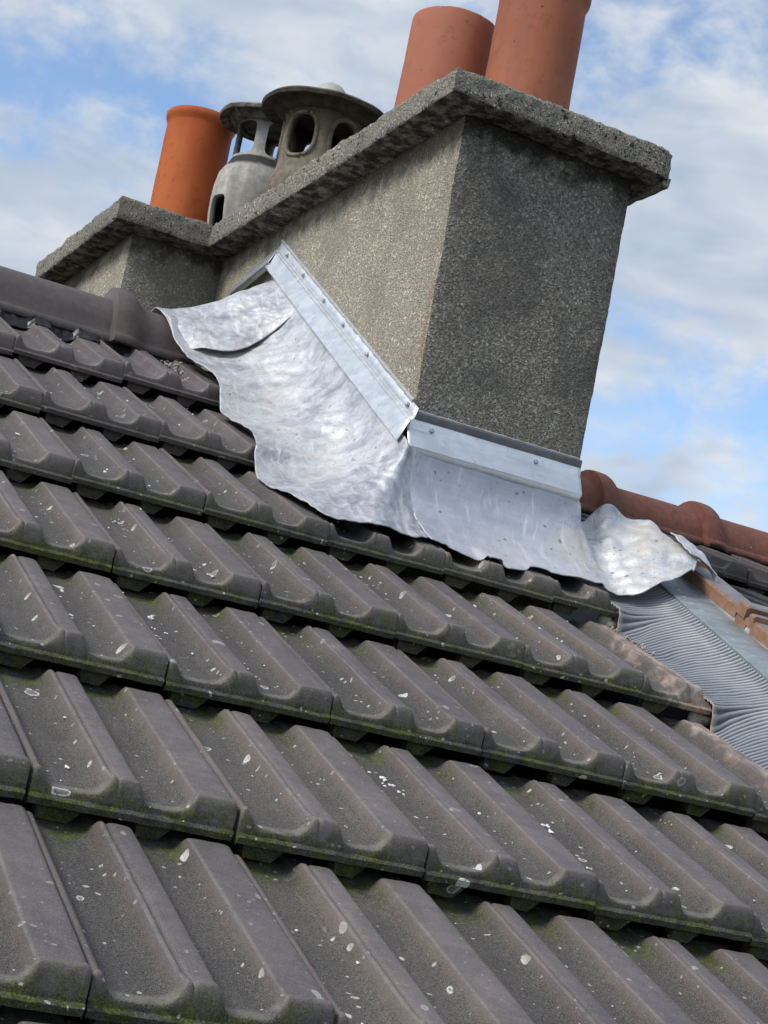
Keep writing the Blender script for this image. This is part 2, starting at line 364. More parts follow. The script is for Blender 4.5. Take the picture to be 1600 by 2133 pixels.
def lead_material(name, yellow, hammer=0.0):
    t = T(name)
    w = t.warp(0.03, 14)
    big = t.noise(6, 3, 0.62, dist=0.8); mid = t.noise(24, 4, 0.72, dist=0.6); fine = t.noise(130, 3, 0.7)
    c = t.mix(t.step(mid, 0.30, 0.70), (0.36, 0.37, 0.40) if not hammer else (0.29, 0.30, 0.335), (0.58, 0.59, 0.615))
    c = t.mix(t.math('MULTIPLY', t.step(big, 0.42, 0.62), 0.5), c, (0.70, 0.69, 0.68))
    c = t.mix(t.math('MULTIPLY', t.step(fine, 0.50, 0.70), 0.45), c, (0.24, 0.25, 0.28))
    # cream oxide bloom, dark rain spots, bright scuffs
    c = t.mix(t.math('MULTIPLY', t.step(t.noise(7.5, 3, 0.65, vec=w), 0.50, 0.68), 0.65 if yellow else 0.5), c, (0.64, 0.59, 0.50) if yellow else (0.62, 0.585, 0.55))
    if yellow:                                            # smooth bluish mill finish left on the flat part of the apron
        px = t.sep(t.pos)[0]
        flat = t.math('SUBTRACT', 1.0, t.step(t.math('ADD', px, t.math('MULTIPLY', t.math('SUBTRACT', big, 0.5), 0.12)), 0.36, 0.47))
        c = t.mix(t.math('MULTIPLY', flat, 0.7), c, t.mix(t.step(t.noise(20, 3, 0.6, vec=t.scale(t.pos, (0.15, 1, 2))), 0.35, 0.65), (0.42, 0.44, 0.50), (0.52, 0.54, 0.60)))
    sp = spots(t, 70, 0.17, 0.10, 0.32, t.warp(0.012, 70), False)
    c = t.mix(t.math('MULTIPLY', sp, t.math('MULTIPLY', t.step(big, 0.35, 0.6), 0.7)), c, (0.15, 0.16, 0.185))
    sc = t.noise(55, 2, 0.6, vec=t.scale(w, (1, 0.16, 0.16)))
    c = t.mix(t.math('MULTIPLY', t.step(sc, 0.58, 0.68), 0.4), c, (0.80, 0.80, 0.79))
    t.set(Base_Color=c, Metallic=0.3, Roughness=t.fmix(mid, 0.40, 0.64))
    hm = t.voro(48, w).outputs['Distance']
    hh = t.math('ADD', t.math('MULTIPLY', mid, 1.0), t.math('ADD', t.math('MULTIPLY', fine, 0.3), t.math('MULTIPLY', hm, hammer)))
    t.set(Normal=t.bump(hh, 0.5, 0.0036)); return t.m
M['lead'] = lead_material('grey lead sheet', False, 0.25)
M['lead_hammered'] = lead_material('hammered lead sheet', False, 1.3)
M['lead_cream'] = lead_material('stained lead sheet', True)
def zinc_material(name, a, b, rough):
    t = T(name)
    br = t.noise(30, 4, 0.6, vec=t.scale(t.pos, (0.35, 1, 2.2))); big = t.noise(8, 4, 0.6); fine = t.noise(300, 3, 0.6)
    sp = t.voro(55, t.warp(0.02, 40)); sv = t.sep(sp.outputs['Color'])[0]
    c = t.mix(t.step(br, 0.3, 0.7), a, b); c = t.mix(t.math('MULTIPLY', sv, 0.22), c, tuple(x * 0.7 for x in a))
    c = t.mix(t.math('MULTIPLY', t.step(t.noise(45, 5, 0.7, dist=1.0), 0.60, 0.68), 0.45), c, tuple(x * 0.62 for x in a))
    t.set(Base_Color=c, Metallic=0.88, Roughness=t.fmix(br, rough, rough + 0.16))
    t.set(Normal=t.bump(t.math('ADD', t.math('MULTIPLY', br, 0.6), big), 0.18, 0.003)); return t.m
M['zinc'] = zinc_material('galvanised zinc', (0.72, 0.74, 0.74), (0.86, 0.87, 0.86), 0.38)
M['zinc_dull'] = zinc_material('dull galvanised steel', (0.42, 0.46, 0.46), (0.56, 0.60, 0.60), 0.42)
M['zinc_dark'] = simple('dark grey lead backing', (0.13, 0.135, 0.14), (0.20, 0.205, 0.21), 40, 0.6)
def corr_material():
    t = T('ribbed lead strip'); mid = t.noise(30, 5, 0.7); fine = t.noise(180, 4, 0.7)
    ed = t.attr('edge'); cr = t.attr('crest')
    c = t.mix(t.step(mid, 0.3, 0.7), (0.055, 0.062, 0.07), (0.12, 0.13, 0.14))
    c = t.mix(t.math('MULTIPLY', cr, 0.7), c, (0.50, 0.52, 0.53))  # rib shading painted into the colour: crests pale, grooves left dark
    k = t.step(t.math('ADD', ed, t.math('MULTIPLY', t.math('SUBTRACT', t.noise(50, 5, 0.7), 0.5), 1.2)), 0.45, 0.95)
    c = t.mix(t.math('MULTIPLY', k, 0.75), c, (0.55, 0.47, 0.38))
    t.set(Base_Color=c, Metallic=0.35, Roughness=t.fmix(fine, 0.42, 0.6))
    t.set(Normal=t.bump(fine, 0.3, 0.001)); return t.m
M['ribbed'] = corr_material()

# ------------------------------------------------------------------ ground far below
gm = mesh('ground', [(-3000, -3000, -7), (3000, -3000, -7), (3000, 3000, -7), (-3000, 3000, -7)], [(0, 1, 2, 3)])
tag(link('ground', gm, M['ground']), kind='structure')

# ------------------------------------------------------------------ the tiled roof slope
HB = 0.0175; ROLL = 0.0225; TILT = 0.0455 / TG; TLEN = 0.435
KEY = [(0.006, .60), (0.012, .82), (0.030, .86), (0.045, .76), (0.082, .18), (0.11, .04), (0.15, 0), (0.20, -.02), (0.24, 0), (0.275, .02), (0.308, .10),
       (0.328, .42), (0.343, .88), (0.350, 1.0), (0.364, 1.03), (0.372, 1.0), (0.378, .90), (0.393, .90), (0.400, 1.0), (0.44, 1.01), (0.488, 1.0), (0.503, .95), (0.518, .76),
       (0.546, .16), (0.568, .03), (0.60, 0), (0.64, -.02), (0.67, 0), (0.70, .015), (0.737, .10), (0.760, .46), (0.777, .90), (0.785, .98), (0.81, 1.0), (0.90, 1.0), (0.968, 1.0), (0.986, .93), (0.994, .76)]
KEY = [(a, b * ROLL) for a, b in KEY]
_kf = np.array([k[0] for k in KEY]); _kh = np.array([k[1] for k in KEY])
_gf = np.linspace(0, 1, 801); _gh = np.interp(_gf, _kf, _kh)
_ker = np.exp(-0.5 * (np.arange(-12, 13) / 1.7) ** 2); _ker /= _ker.sum()
_gh = np.convolve(np.pad(_gh, 12, mode='edge'), _ker, 'valid')
def prof(f): return np.interp(f, _gf, _gh)
FS = sorted(set([round(k[0], 4) for k in KEY] + [round((KEY[i][0] + KEY[i + 1][0]) / 2, 4) for i in range(len(KEY) - 1)] + [0.10, 0.105, 0.29, 0.32, 0.347, 0.355, 0.51, 0.53, 0.72, 0.75, 0.77, 0.781, 0.79]))

def tile_mesh(name, seed, cut=None):
    """one interlocking tile in roof coordinates, origin at its lower right lip corner; cut=(normal,point) list keeps the inner side"""
    r2 = random.Random(seed)
    off = r2.uniform(0, 50)
    cols = [(-1, FS[0])] + [(0, f) for f in FS] + [(1, FS[-1])]
    rows = []                                            # (kind, v or t)
    rows += [('u', v) for v in (TLEN, 0.20, 0.03)] + [('b', 0), ('b', 1), ('b', 2), ('b', 3), ('b', 4)]
    rows += [('f', t) for t in (0.12, 0.32, 0.55, 0.76, 0.90, 0.975)]
    rows += [('s', v) for v in (0.0235, 0.029, 0.045, 0.08, 0.13, 0.18, 0.23, 0.28, 0.32, 0.345, 0.365, 0.375, 0.381, 0.387, 0.393, 0.399, 0.405, TLEN)]
    V = []; hg = []; ms = []; rim = []
    for kind, q in rows:
        for side, f in cols:
            hp = float(prof(f)); H = HB + hp; x = (f - 1) * TW
            g = 0; mo = 0; ri = 0
            if kind == 'u': v, n = q, -0.003 - TILT * q
            elif kind == 'b': v, n = [(0.010, -0.002), (0.0008, 0.0), (0.0, 0.0082), (0.0018, 0.0098), (0.0058, 0.0106)][q]; mo = [0.6, 0.75, 1, 1.1, 1.0][q]
            elif kind == 'f':
                lean = 0.0035 + 0.0115 * hp / ROLL
                Hf = HB - 0.0106 + hp; v = 0.0062 + (lean) * q ** 1.25 + 0.0008 * q + (0.0030 if q > 0.95 else 0); n = 0.0106 + Hf * math.sin(q * math.pi / 2) ** 0.9 - 0.0006 * q
                mo = 0.75 * (1 - q) + (0.30 if hp < 0.006 else 0.12); g = hp / ROLL
                ri = 1.0 if (q > 0.95 and hp < 0.014) else (0.5 if q > 0.85 else 0)
            else:
                k = 1 - 0.78 * float(sstep(0.376, 0.404, q))
                # shoulders of the ribs close in towards the head
                pin = float(sstep(0.372, 0.404, q)); n = HB + hp * k * (1 - 0.25 * pin * (1 - hp / ROLL)) - TILT * q; v = q
                # rounded end of the trough at the lip
                g = hp / ROLL * k
                if q < 0.025: ri = 0.8 if hp < 0.014 else 0.25
                if 0.348 < f < 0.366 or 0.780 < f < 0.796: ri = max(ri, 0.45)
                mo = float(sstep(0.325, 0.385, q)) * (1.0 if hp < 0.012 else 0.25)
            if kind != 'u':                                  # troughs end in a rounded U at the lip
                x += TW * (1 - float(sstep(0.004, 0.055, v))) * (0.034 * math.exp(-((f - 0.352) / 0.045) ** 2) + 0.012 * math.exp(-((f - 0.785) / 0.04) ** 2))
            if side and kind != 'u':
                n = -0.003 - TILT * v
            if not side and kind in 'bfs':
                d = 0.0006 * fbm((x, v, off), 55, off) + 0.0005 * n3((x, v, off), 170, off)
                n += d
                if kind in 'bf': v += 0.0012 * n3((x, n, off), 60, off + 3)
            V.append((x, v, n)); hg.append(g); ms.append(mo); rim.append(ri)
    nr, nc = len(rows), len(cols)
    F = grid_faces(nr, nc)
    F += [(j, (nr - 1) * nc + j, (nr - 1) * nc + j + 1, j + 1) for j in range(nc - 1)]
    # lugs on the underside that close the troughs of the tile below
    for f1, f2, f3, f4, dep in ((0.07, 0.085, 0.235, 0.30, 0.0215), (0.545, 0.565, 0.67, 0.735, 0.0215)):
        b0 = len(V)
        for vv in (0.015, 0.034):
            for ff, nn in ((f1, -0.001), (f2, -dep), (f3, -dep - .001), (f4, -0.001)):
                V.append(((ff - 1) * TW, vv, nn - TILT * vv)); hg.append(0.0); ms.append(1.0); rim.append(0)
        F += [(b0 + 0, b0 + 1, b0 + 2, b0 + 3), (b0 + 0, b0 + 4, b0 + 5, b0 + 1), (b0 + 1, b0 + 5, b0 + 6, b0 + 2), (b0 + 2, b0 + 6, b0 + 7, b0 + 3)]
    me = bpy.data.meshes.new(name); me.from_pydata(V, [], F); me.update()
    for nm, arr in (('hgt', hg), ('moss', ms), ('rim', rim)):
        a = me.attributes.new(nm, 'FLOAT', 'POINT'); a.data.foreach_set('value', np.array(arr, np.float32))
    a = me.attributes.new('dust', 'FLOAT', 'POINT')
    me.materials.append(M['tile']); me.materials.append(M['cut_clay'])
    bm = bmesh.new(); bm.from_mesh(me)
    bmesh.ops.recalc_face_normals(bm, faces=bm.faces)
    for co, no, dusty in (cut or []):
        g = bm.verts[:] + bm.edges[:] + bm.faces[:]
        res = bmesh.ops.bisect_plane(bm, geom=g, plane_co=co, plane_no=no, clear_outer=True)
        ed = [e for e in res['geom_cut'] if isinstance(e, bmesh.types.BMEdge) and e.is_boundary]
        nf = bmesh.ops.holes_fill(bm, edges=ed, sides=0)
        for f in nf['faces']: f.material_index = 1
        if dusty:
            L = bm.verts.layers.float['dust']
            for v in bm.verts:
                dd = -(v.co - Vector(co)).dot(Vector(no)); v[L] = max(0.0, 1 - dd / 0.15) * dusty
    bm.to_mesh(me); bm.free(); smooth(me, 48)
    return me

RM = Matrix(((1, 0, 0, 0), (0, math.cos(TH), -math.sin(TH), 0), (0, math.sin(TH), math.cos(TH), 0), (0, 0, 0, 1)))
roof = mesh('roof_underlay', [rp(x, s, h) for h in (-0.062, -0.075) for x, s in ((-1.7, -2.9), (0.70, -2.9), (0.70, 1.15), (-1.7, 1.15))] +
            [(-1.7, 1.035 + 1.4, -0.15), (0.70, 1.035 + 1.4, -0.15), (-1.7, 1.035 + 1.4, -0.17), (0.70, 1.035 + 1.4, -0.17)],
            [(0, 1, 2, 3), (7, 6, 5, 4), (0, 4, 5, 1), (1, 5, 6, 2), (3, 7, 4, 0), (3, 2, 9, 8), (10, 11, 6, 7), (8, 9, 11, 10), (2, 6, 11, 9), (3, 8, 10, 7)], 30)
roof = link('tiled_roof', roof, M['underlay'])
tag(roof, 'brown interlocking tile roof slope with lichen, filling the foreground below the chimney', 'roof')

def pdx(r, c): a, b = r - 4, c - 2.5; return 0.00062 - 0.00096 * a - 0.00109 * b - 0.00013 * a * a - 0.00099 * a * b - 0.00015 * b * b
def pdn(r, c): a, b = r - 4, c - 2.5; return 0.00041 + 0.00178 * a + 0.00208 * b + 0.00025 * a * a + 0.0021 * a * b - 0.00038 * b * b
VALLEY_X = 0.503
variants = [tile_mesh('roof_tile', 11 + i) for i in range(4)]
def place_tile(me, r, c, parent=roof, age=1.0, jit=1.0, frame=RM, org=None):
    o = link('roof_tile', me, None, parent)
    rr, cc = max(0.5, min(7, r)), max(-0.5, min(6, c))
    x = PX + c * TW + pdx(rr, cc) + rnd.gauss(0, 0.0007) * jit; s = PS + (r - 5) * TG + rnd.gauss(0, 0.0016) * jit; n = pdn(rr, cc) + rnd.gauss(0, 0.0009) * jit
    p = rp(x, s, n)
    o.matrix_world = Matrix.Translation(p) @ frame @ Matrix.Rotation(rnd.gauss(0, 0.0035) * jit, 4, 'Z') @ Matrix.Rotation(rnd.gauss(0, 0.004) * jit, 4, 'Y')
    o['age'] = age
    return o
ages = {0: 1, 1: 1, 2: 1, 3: 1, 4: 0.95, 5: 0.8, 6: 0.6, 7: 0.22}
spans = {0: (-1, 4), 1: (-1, 5), 2: (-1, 5), 3: (-1, 5), 4: (-1, 5), 5: (-1, 3), 6: (-1, 3), 7: (-1, 3)}
k = 0
for r, (c0, c1) in spans.items():
    for c in range(c0, c1 + 1):
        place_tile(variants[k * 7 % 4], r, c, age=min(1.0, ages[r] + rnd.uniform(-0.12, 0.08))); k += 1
# tiles cut against the chimney and along the party valley
CH_X0, CH_X1, CH_Y0 = 0.0548, 0.4485, 0.1216
for r, c, cuts in [(5, 4, [((0, 0.150, 0), (0, 1, 0), False)]), (5, 5, [((0, 0.150, 0), (0, 1, 0), False)]),
                   (6, 4, [((0.035 - (PX + 4 * TW), 0, 0), (1, 0, 0), False)]), (7, 4, [((0.035 - (PX + 4 * TW), 0, 0), (1, 0, 0), False)])]:
    place_tile(tile_mesh('roof_tile', 40 + r + c, cuts), r, c, age=0.8)
for r in (0, 1, 2, 3, 4, 5):
    cx = VALLEY_X + 0.006 * (r % 2) - (PX + 6 * TW)
    cuts = [((cx, 0.2, 0), Vector((1, -0.05 if r > 3 else 0.02, 0)).normalized(), 0.45 if r == 5 else 1.0)]
    if r == 5: cuts.append(((0, 0.16, 0), (0, 1, 0), False))
    place_tile(tile_mesh('roof_tile', 60 + r, cuts), r, 6, age=0.8)

# loose white crumbs of mortar lying in the troughs
def tile_h(x, s):
    c = math.ceil((x - PX) / TW); f = 1 - (PX + c * TW - x) / TW
    r = math.floor((s - PS) / TG) + 5; v = s - (PS + (r - 5) * TG)
    kk = 1 - 0.78 * float(sstep(0.376, 0.404, v))
    return HB + float(prof(f)) * kk - TILT * v + pdn(max(.5, min(7, r)), max(-.5, min(6, c))), v
bm = bmesh.new()
def crumb(x, s, size, flat=0.45):
    h, v = tile_h(x, s)
    if v < 0.03 or v > 0.36: return
    ic = bmesh.ops.create_icosphere(bm, subdivisions=1, radius=1)['verts']
    rot = Matrix.Rotation(rnd.uniform(0, 6.28), 3, 'Z'); e = rnd.uniform(0.55, 1.0)
    for q in ic:
        q.co *= rnd.uniform(0.7, 1.2)
        q.co = rot @ Vector((q.co.x * size, q.co.y * size * e, q.co.z * size * flat))
        p = rp(x + q.co.x, s + q.co.y, h + q.co.z + size * flat * 0.35); q.co = Vector(p)
for i in range(330):
    row = rnd.choice([2, 3, 3, 4, 4, 4, 5, 5, 5, 6, 6, 6, 1])
    c = rnd.randint(0, 5) if row < 6 else rnd.randint(0, 3)
    f = rnd.choice([rnd.uniform(0.12, 0.34), rnd.uniform(0.55, 0.75), rnd.uniform(0.12, 0.34), rnd.uniform(0.55, 0.75), rnd.uniform(0, 1)])
    crumb(PX + (c - 1 + f) * TW, PS + (row - 5 + rnd.uniform(0.08, 0.9)) * TG, min(0.006, 0.0012 + rnd.expovariate(900)))
for (c, row, f, vf, n, spread, sz) in [(3, 2, .2, .72, 7, .012, .0045), (3, 2, .25, .64, 5, .010, .004), (1, 4, .62, .5, 5, .01, .003), (2, 4, .58, .8, 12, .02, .0024),
                                       (3, 4, .58, .82, 12, .02, .0024), (3, 6, .62, .55, 26, .02, .0022), (2, 6, .6, .6, 22, .02, .002), (2, 7, .6, .45, 14, .015, .002),
                                       (1, 3, .6, .5, 3, .004, .005), (2, 3, .2, .72, 3, .003, .005), (2, 2, .62, .62, 3, .004, .0045), (4, 2, .2, .6, 5, .006, .004), (3, 3, .62, .3, 4, .008, .004),
                                       (3, 5, .6, .5, 16, .02, .0024), (4, 4, .3, .85, 10, .015, .003), (2, 5, .62, .6, 14, .02, .0022), (4, 3, .25, .8, 6, .015, .003)]:
    for i in range(n):
        crumb(PX + (c - 1 + f) * TW + rnd.gauss(0, spread * 0.7), PS + (row - 5 + vf) * TG + rnd.gauss(0, spread * 1.6), sz * rnd.uniform(0.4, 1.2))
cr = link('mortar_crumbs', from_bm('mortar_crumbs', bm, 60), M['crumb'])
tag(cr, 'white crumbs of mortar scattered in the tile troughs', 'crumbs', kind='stuff')

# ------------------------------------------------------------------ ridge tiles
def ridge_tile(name, x0, x1, rad, yc, zc, skirt, m, parent, collar=True, flare=0.029, jz=0.0):
    """half-round ridge tile with a socket collar at its left end and a bead above the lower edge"""
    xs = []
    if collar:
        xs += [(x0, -0.004), (x0 + 0.001, 0.0), (x0 + 0.004, flare), (x0 + 0.02, flare * 1.08), (x0 + 0.042, flare * 1.02), (x0 + 0.055, flare * 0.78), (x0 + 0.066, flare * 0.42), (x0 + 0.078, flare * 0.12), (x0 + 0.092, 0.0)]
    else: xs += [(x0, 0.0)]
    a = xs[-1][0]
    for q in np.linspace(a, x1, 9)[1:]: xs.append((float(q), 0.0))
    V = []; low = []
    prof_pts = []
    def section(R0, fl):
        pts = []
        sk = skirt
        # from front lower edge over the crown to the rear lower edge, outer then inner
        out = [(-(R0 + 0.010), -sk - 0.004), (-(R0 + 0.0125), -sk), (-(R0 + 0.012), -sk + 0.010), (-(R0 + 0.0085), -sk + 0.014), (-(R0 + 0.0065), -sk + 0.017), (-(R0 + 0.004), -sk * 0.45)]
        out += [(-R0 * math.cos(t), R0 * math.sin(t)) for t in np.linspace(0.0, math.pi, 19)]
        out += [(-p[0], p[1]) for p in reversed(out[:6])]
        i = R0 - 0.012
        inn = [(-(i), -sk - 0.004)] + [(-i * math.cos(t), i * math.sin(t)) for t in np.linspace(0, math.pi, 11)] + [(i, -sk - 0.004)]
        return out + list(reversed(inn))
    nj = len(section(rad, 0))
    for x, fl in xs:
        for (y, z) in section(rad + fl, fl):
            p = (x, yc + y, zc + z + jz)
            d = 0.0009 * fbm(p, 25, 4.0)
            V.append((p[0], p[1] + d, p[2] + d)); low.append(max(0.0, min(1.0, 0.5 - z / (2 * rad) - 0.02 + (0.25 if z < -0.3 * skirt else 0))))
    F = grid_faces(len(xs), nj, 0, True)
    F += [tuple(range(nj))[::-1], tuple((len(xs) - 1) * nj + j for j in range(nj))]
    bm = bmesh.new(); vv = [bm.verts.new(v) for v in V]
    for f in F:
        try: bm.faces.new([vv[i] for i in f])
        except ValueError: pass
    bmesh.ops.recalc_face_normals(bm, faces=bm.faces)
    me = bpy.data.meshes.new(name); bm.to_mesh(me); bm.free()
    at = me.attributes.new('low', 'FLOAT', 'POINT'); at.data.foreach_set('value', np.array(low, np.float32))
    smooth(me, 42)
    return link(name, me, m, parent)
RY, RZ = 1.030, 0.510
ridge_tile('ridge_tile', -1.03, -0.335, 0.086, RY, RZ, 0.030, M['ridge'], roof, collar=True)
ridge_tile('ridge_tile', -1.62, -1.00, 0.086, RY, RZ, 0.030, M['ridge'], roof, collar=True)
ridge_tile('ridge_tile', -0.352, -0.150, 0.086, RY, RZ, 0.030, M['ridge'], roof, collar=True, jz=0.0005)
# crinkled black membrane tucked under the ridge tiles
xs = np.linspace(-1.55, -0.16, 330); V = []; nj = 9
for x in xs:
    c = math.ceil((x - PX) / TW); f = 1 - (PX + c * TW - x) / TW
    ph = float(prof(f))
    for j in range(nj):
        t = j / (nj - 1)
        wob = 0.010 * n3((x, t * 0.1, 0), 22, 2) + 0.006 * n3((x, t * .2, 1), 65, 5)
        s = 1.075 - t * (0.055 + 0.018 * n3((x, 0, 0), 14, 9)) + wob * 0.6
        v = s - (PS + 2 * TG)
        h = (1 - t) * 0.030 + t * (HB + ph * 0.9 - TILT * v + 0.004) + abs(wob) * (0.4 + t) * 0.8
        V.append(rp(x, s, h))
mb = link('ridge_membrane', mesh('ridge_membrane', V, grid_faces(len(xs), nj), 25), M['membrane'], roof)
so = mb.modifiers.new('thick', 'SOLIDIFY'); so.thickness = 0.0015

# ------------------------------------------------------------------ chimney
chim = empty('chimney', (0.25, 1.2, 0.3))
tag(chim, 'tall rendered chimney stack with projecting concrete slab, standing on the ridge', 'chimney')
def child(name, me, m, parent=chim):
    o = link(name, me, m); o.parent = parent; o.matrix_parent_inverse = Matrix.Translation(-Vector(parent.location)) if parent.type == 'EMPTY' else Matrix()
    return o
def shaft(name, c4t, c4b, zt, zb, cell, mats, amp, seed, tiltx=0.0):
    """four-sided shaft from four top corners and four bottom corners (x,y), displaced like rough render; first side is the front"""
    V = []; F = []; mi = []; up = []; ar = []
    nz = max(2, int((zt - zb) / cell))
    for e in range(4):
        a_t, b_t, a_b, b_b = [np.array(q, float) for q in (c4t[e], c4t[(e + 1) % 4], c4b[e], c4b[(e + 1) % 4])]
        nu = max(2, int(np.linalg.norm(b_t - a_t) / cell)); off = len(V)
        for i in range(nz + 1):
            tz = i / nz
            for j in range(nu + 1):
                tu = j / nu; xy = (1 - tz) * ((1 - tu) * a_b + tu * b_b) + tz * ((1 - tu) * a_t + tu * b_t)
                p = Vector((xy[0], xy[1], zb + (zt - zb) * tz))
                ed = min(tu, 1 - tu) * np.linalg.norm(b_t - a_t)
                dv = mnoise.noise_vector(p * 14) * amp + mnoise.noise_vector(p * 70 + Vector((seed, 0, 0))) * amp * 0.8 + mnoise.noise_vector(p * 4) * amp
                cen = Vector(((c4t[0][0] + c4t[2][0]) / 2, (c4t[0][1] + c4t[2][1]) / 2, p.z))
                if ed < 0.004: dv += (cen - p).normalized() * (0.003 + 0.003 * max(0, n3(p, 18, seed)))
                V.append(p + dv)
                dz = zt - p.z
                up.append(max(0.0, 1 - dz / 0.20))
                ar.append(max(0.0, 1 - ed / 0.045) * (0.9 if ((e == 3 and tu > 0.5) ) else 0.1) * (0.4 + 0.6 * max(0, min(1, 1 - abs(p.z - 0.5) / 0.4))))
        fs = grid_faces(nz + 1, nu + 1, off, flip=False)
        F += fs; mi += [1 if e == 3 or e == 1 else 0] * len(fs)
    bm = bmesh.new()
    me = bpy.data.meshes.new(name); me.from_pydata(V, [], F); me.update()
    me.polygons.foreach_set('material_index', mi)
    for nm, arr in (('upper', up), ('arris', ar)):
        a = me.attributes.new(nm, 'FLOAT', 'POINT'); a.data.foreach_set('value', np.array(arr, np.float32))
    bm.from_mesh(me); bmesh.ops.remove_doubles(bm, verts=bm.verts, dist=0.0001); bmesh.ops.recalc_face_normals(bm, faces=bm.faces); bm.to_mesh(me); bm.free()
    smooth(me, 50)
    for q in mats: me.materials.append(q)
    return me
ZC = 0.925; CT = 0.066
YI = 1.5085; XA = -0.202; YB = 2.20
tcorn = [(0.0535, CH_Y0), (0.4585, CH_Y0), (0.4585, YB), (0.0535, YB)]
bcorn = [(0.0665, CH_Y0), (0.4440, CH_Y0), (0.4440, YB), (0.0600, YB)]
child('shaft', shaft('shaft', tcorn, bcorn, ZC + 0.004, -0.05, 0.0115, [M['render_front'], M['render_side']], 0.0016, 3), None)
wcorn = [(XA, YI), (0.07, YI), (0.07, YB), (XA, YB)]
wb = [(XA - 0.012, YI), (0.07, YI), (0.07, YB), (XA - 0.012, YB)]
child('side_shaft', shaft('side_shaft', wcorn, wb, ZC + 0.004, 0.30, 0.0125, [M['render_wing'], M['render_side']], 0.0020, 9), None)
# slab: one L-shaped plate of pebbly concrete
def slab():
    xs = [-0.272, -0.016, 0.523]; ys = [0.051, 1.438, 2.27]
    def lines(a, st): return sorted(set(np.round(np.concatenate([np.linspace(a[i], a[i + 1], max(2, int(round((a[i + 1] - a[i]) / st)) + 1)) for i in range(len(a) - 1)]), 5)))
    gx = lines(xs, 0.011); gy = lines(ys, 0.011); gz = np.linspace(ZC, ZC + CT, 8)
    inside = lambda x, y: x > xs[1] or y > ys[1]
    bm = bmesh.new(); cache = {}
    def vert(x, y, z):
        kk = (round(x, 5), round(y, 5), round(z, 5))
        if kk not in cache: cache[kk] = bm.verts.new((x, y, z))
        return cache[kk]
    cells = set()
    for i in range(len(gx) - 1):
        for j in range(len(gy) - 1):
            if inside((gx[i] + gx[i + 1]) / 2, (gy[j] + gy[j + 1]) / 2): cells.add((i, j))
    for (i, j) in cells:
        q = [(gx[i], gy[j]), (gx[i + 1], gy[j]), (gx[i + 1], gy[j + 1]), (gx[i], gy[j + 1])]
        bm.faces.new([vert(x, y, ZC) for x, y in reversed(q)]); bm.faces.new([vert(x, y, ZC + CT) for x, y in q])
        for (di, dj), (a, b) in (((0, -1), (0, 1)), ((1, 0), (1, 2)), ((0, 1), (2, 3)), ((-1, 0), (3, 0))):
            if (i + di, j + dj) not in cells:
                for z in range(len(gz) - 1):
                    bm.faces.new([vert(*q[a], gz[z]), vert(*q[b], gz[z]), vert(*q[b], gz[z + 1]), vert(*q[a], gz[z + 1])])
    bmesh.ops.recalc_face_normals(bm, faces=bm.faces)
    bm.normal_update()
    wl_ = bm.verts.layers.float.new('weather'); sl_ = bm.verts.layers.float.new('soffit')
    orig = {v: v.co.copy() for v in bm.verts}; nrm = {v: v.normal.copy() for v in bm.verts}
    for v in bm.verts:
        p = orig[v]
        amp = 0.0030 * n3(p, 34, 2) + 0.0034 * n3(p, 88, 6) + 0.004 * n3(p, 7, 8)
        v.co = p + nrm[v] * amp
        # edges broken back, deeper at the near right corner
        ex = min(abs(p.x - a) for a in (xs[0], xs[2])) if p.y > ys[1] else min(abs(p.x - xs[1]), abs(p.x - xs[2]))
        edge = (p.z > ZC + CT - 0.001 or p.z < ZC + 0.001) and (abs(p.y - ys[0]) < 0.001 or ex < 0.001 or abs(p.y - ys[1]) < .001 and p.x < xs[1])
        if edge: v.co -= nrm[v] * (0.0035 + 0.006 * max(0, n3(p, 24, 11)))
        d = math.hypot(p.x - xs[2], p.y - ys[0])
        if d < 0.045:
            kx = (1 - d / 0.045); v.co += Vector((-0.016, 0.012, 0)) * kx ** 1.3
        # slab is a little thinner at the near left corner
        dl = math.hypot(p.x - xs[1], p.y - ys[0])
        if p.z < ZC + CT * 0.5 and dl < 0.5: v.co.z += 0.010 * (1 - dl / 0.5) * (1 - (p.z - ZC) / CT)
        v[wl_] = max(0.0, 1 - d / 0.34) * 0.9 + (0.40 if p.y < ys[0] + 0.01 else 0.05)
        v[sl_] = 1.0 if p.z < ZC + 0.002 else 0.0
    return from_bm('slab', bm, 55)
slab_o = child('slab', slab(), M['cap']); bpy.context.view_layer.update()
# drip fillet under the right edge of the slab
bm = bmesh.new()
n = 90
for i in range(n + 1):
    y = 0.066 + (2.2 - 0.066) * i / n; d = 0.003 * n3((0.5, y, 0.9), 30, 1)
    for x, z in ((0.497, ZC + 0.008), (0.499, ZC - 0.012 + d), (0.512, ZC - 0.014 + d), (0.516, ZC + 0.008)): bm.verts.new((x, y, z))
bm.verts.ensure_lookup_table()
for f in grid_faces(n + 1, 4, 0, True): bm.faces.new([bm.verts[q] for q in f])
bm.faces.new([bm.verts[q] for q in (3, 2, 1, 0)])
bmesh.ops.recalc_face_normals(bm, faces=bm.faces)
dr = link('drip_edge', from_bm('drip_edge', bm), M['cap']); dr.parent = slab_o; dr.matrix_parent_inverse = slab_o.matrix_world.inverted()
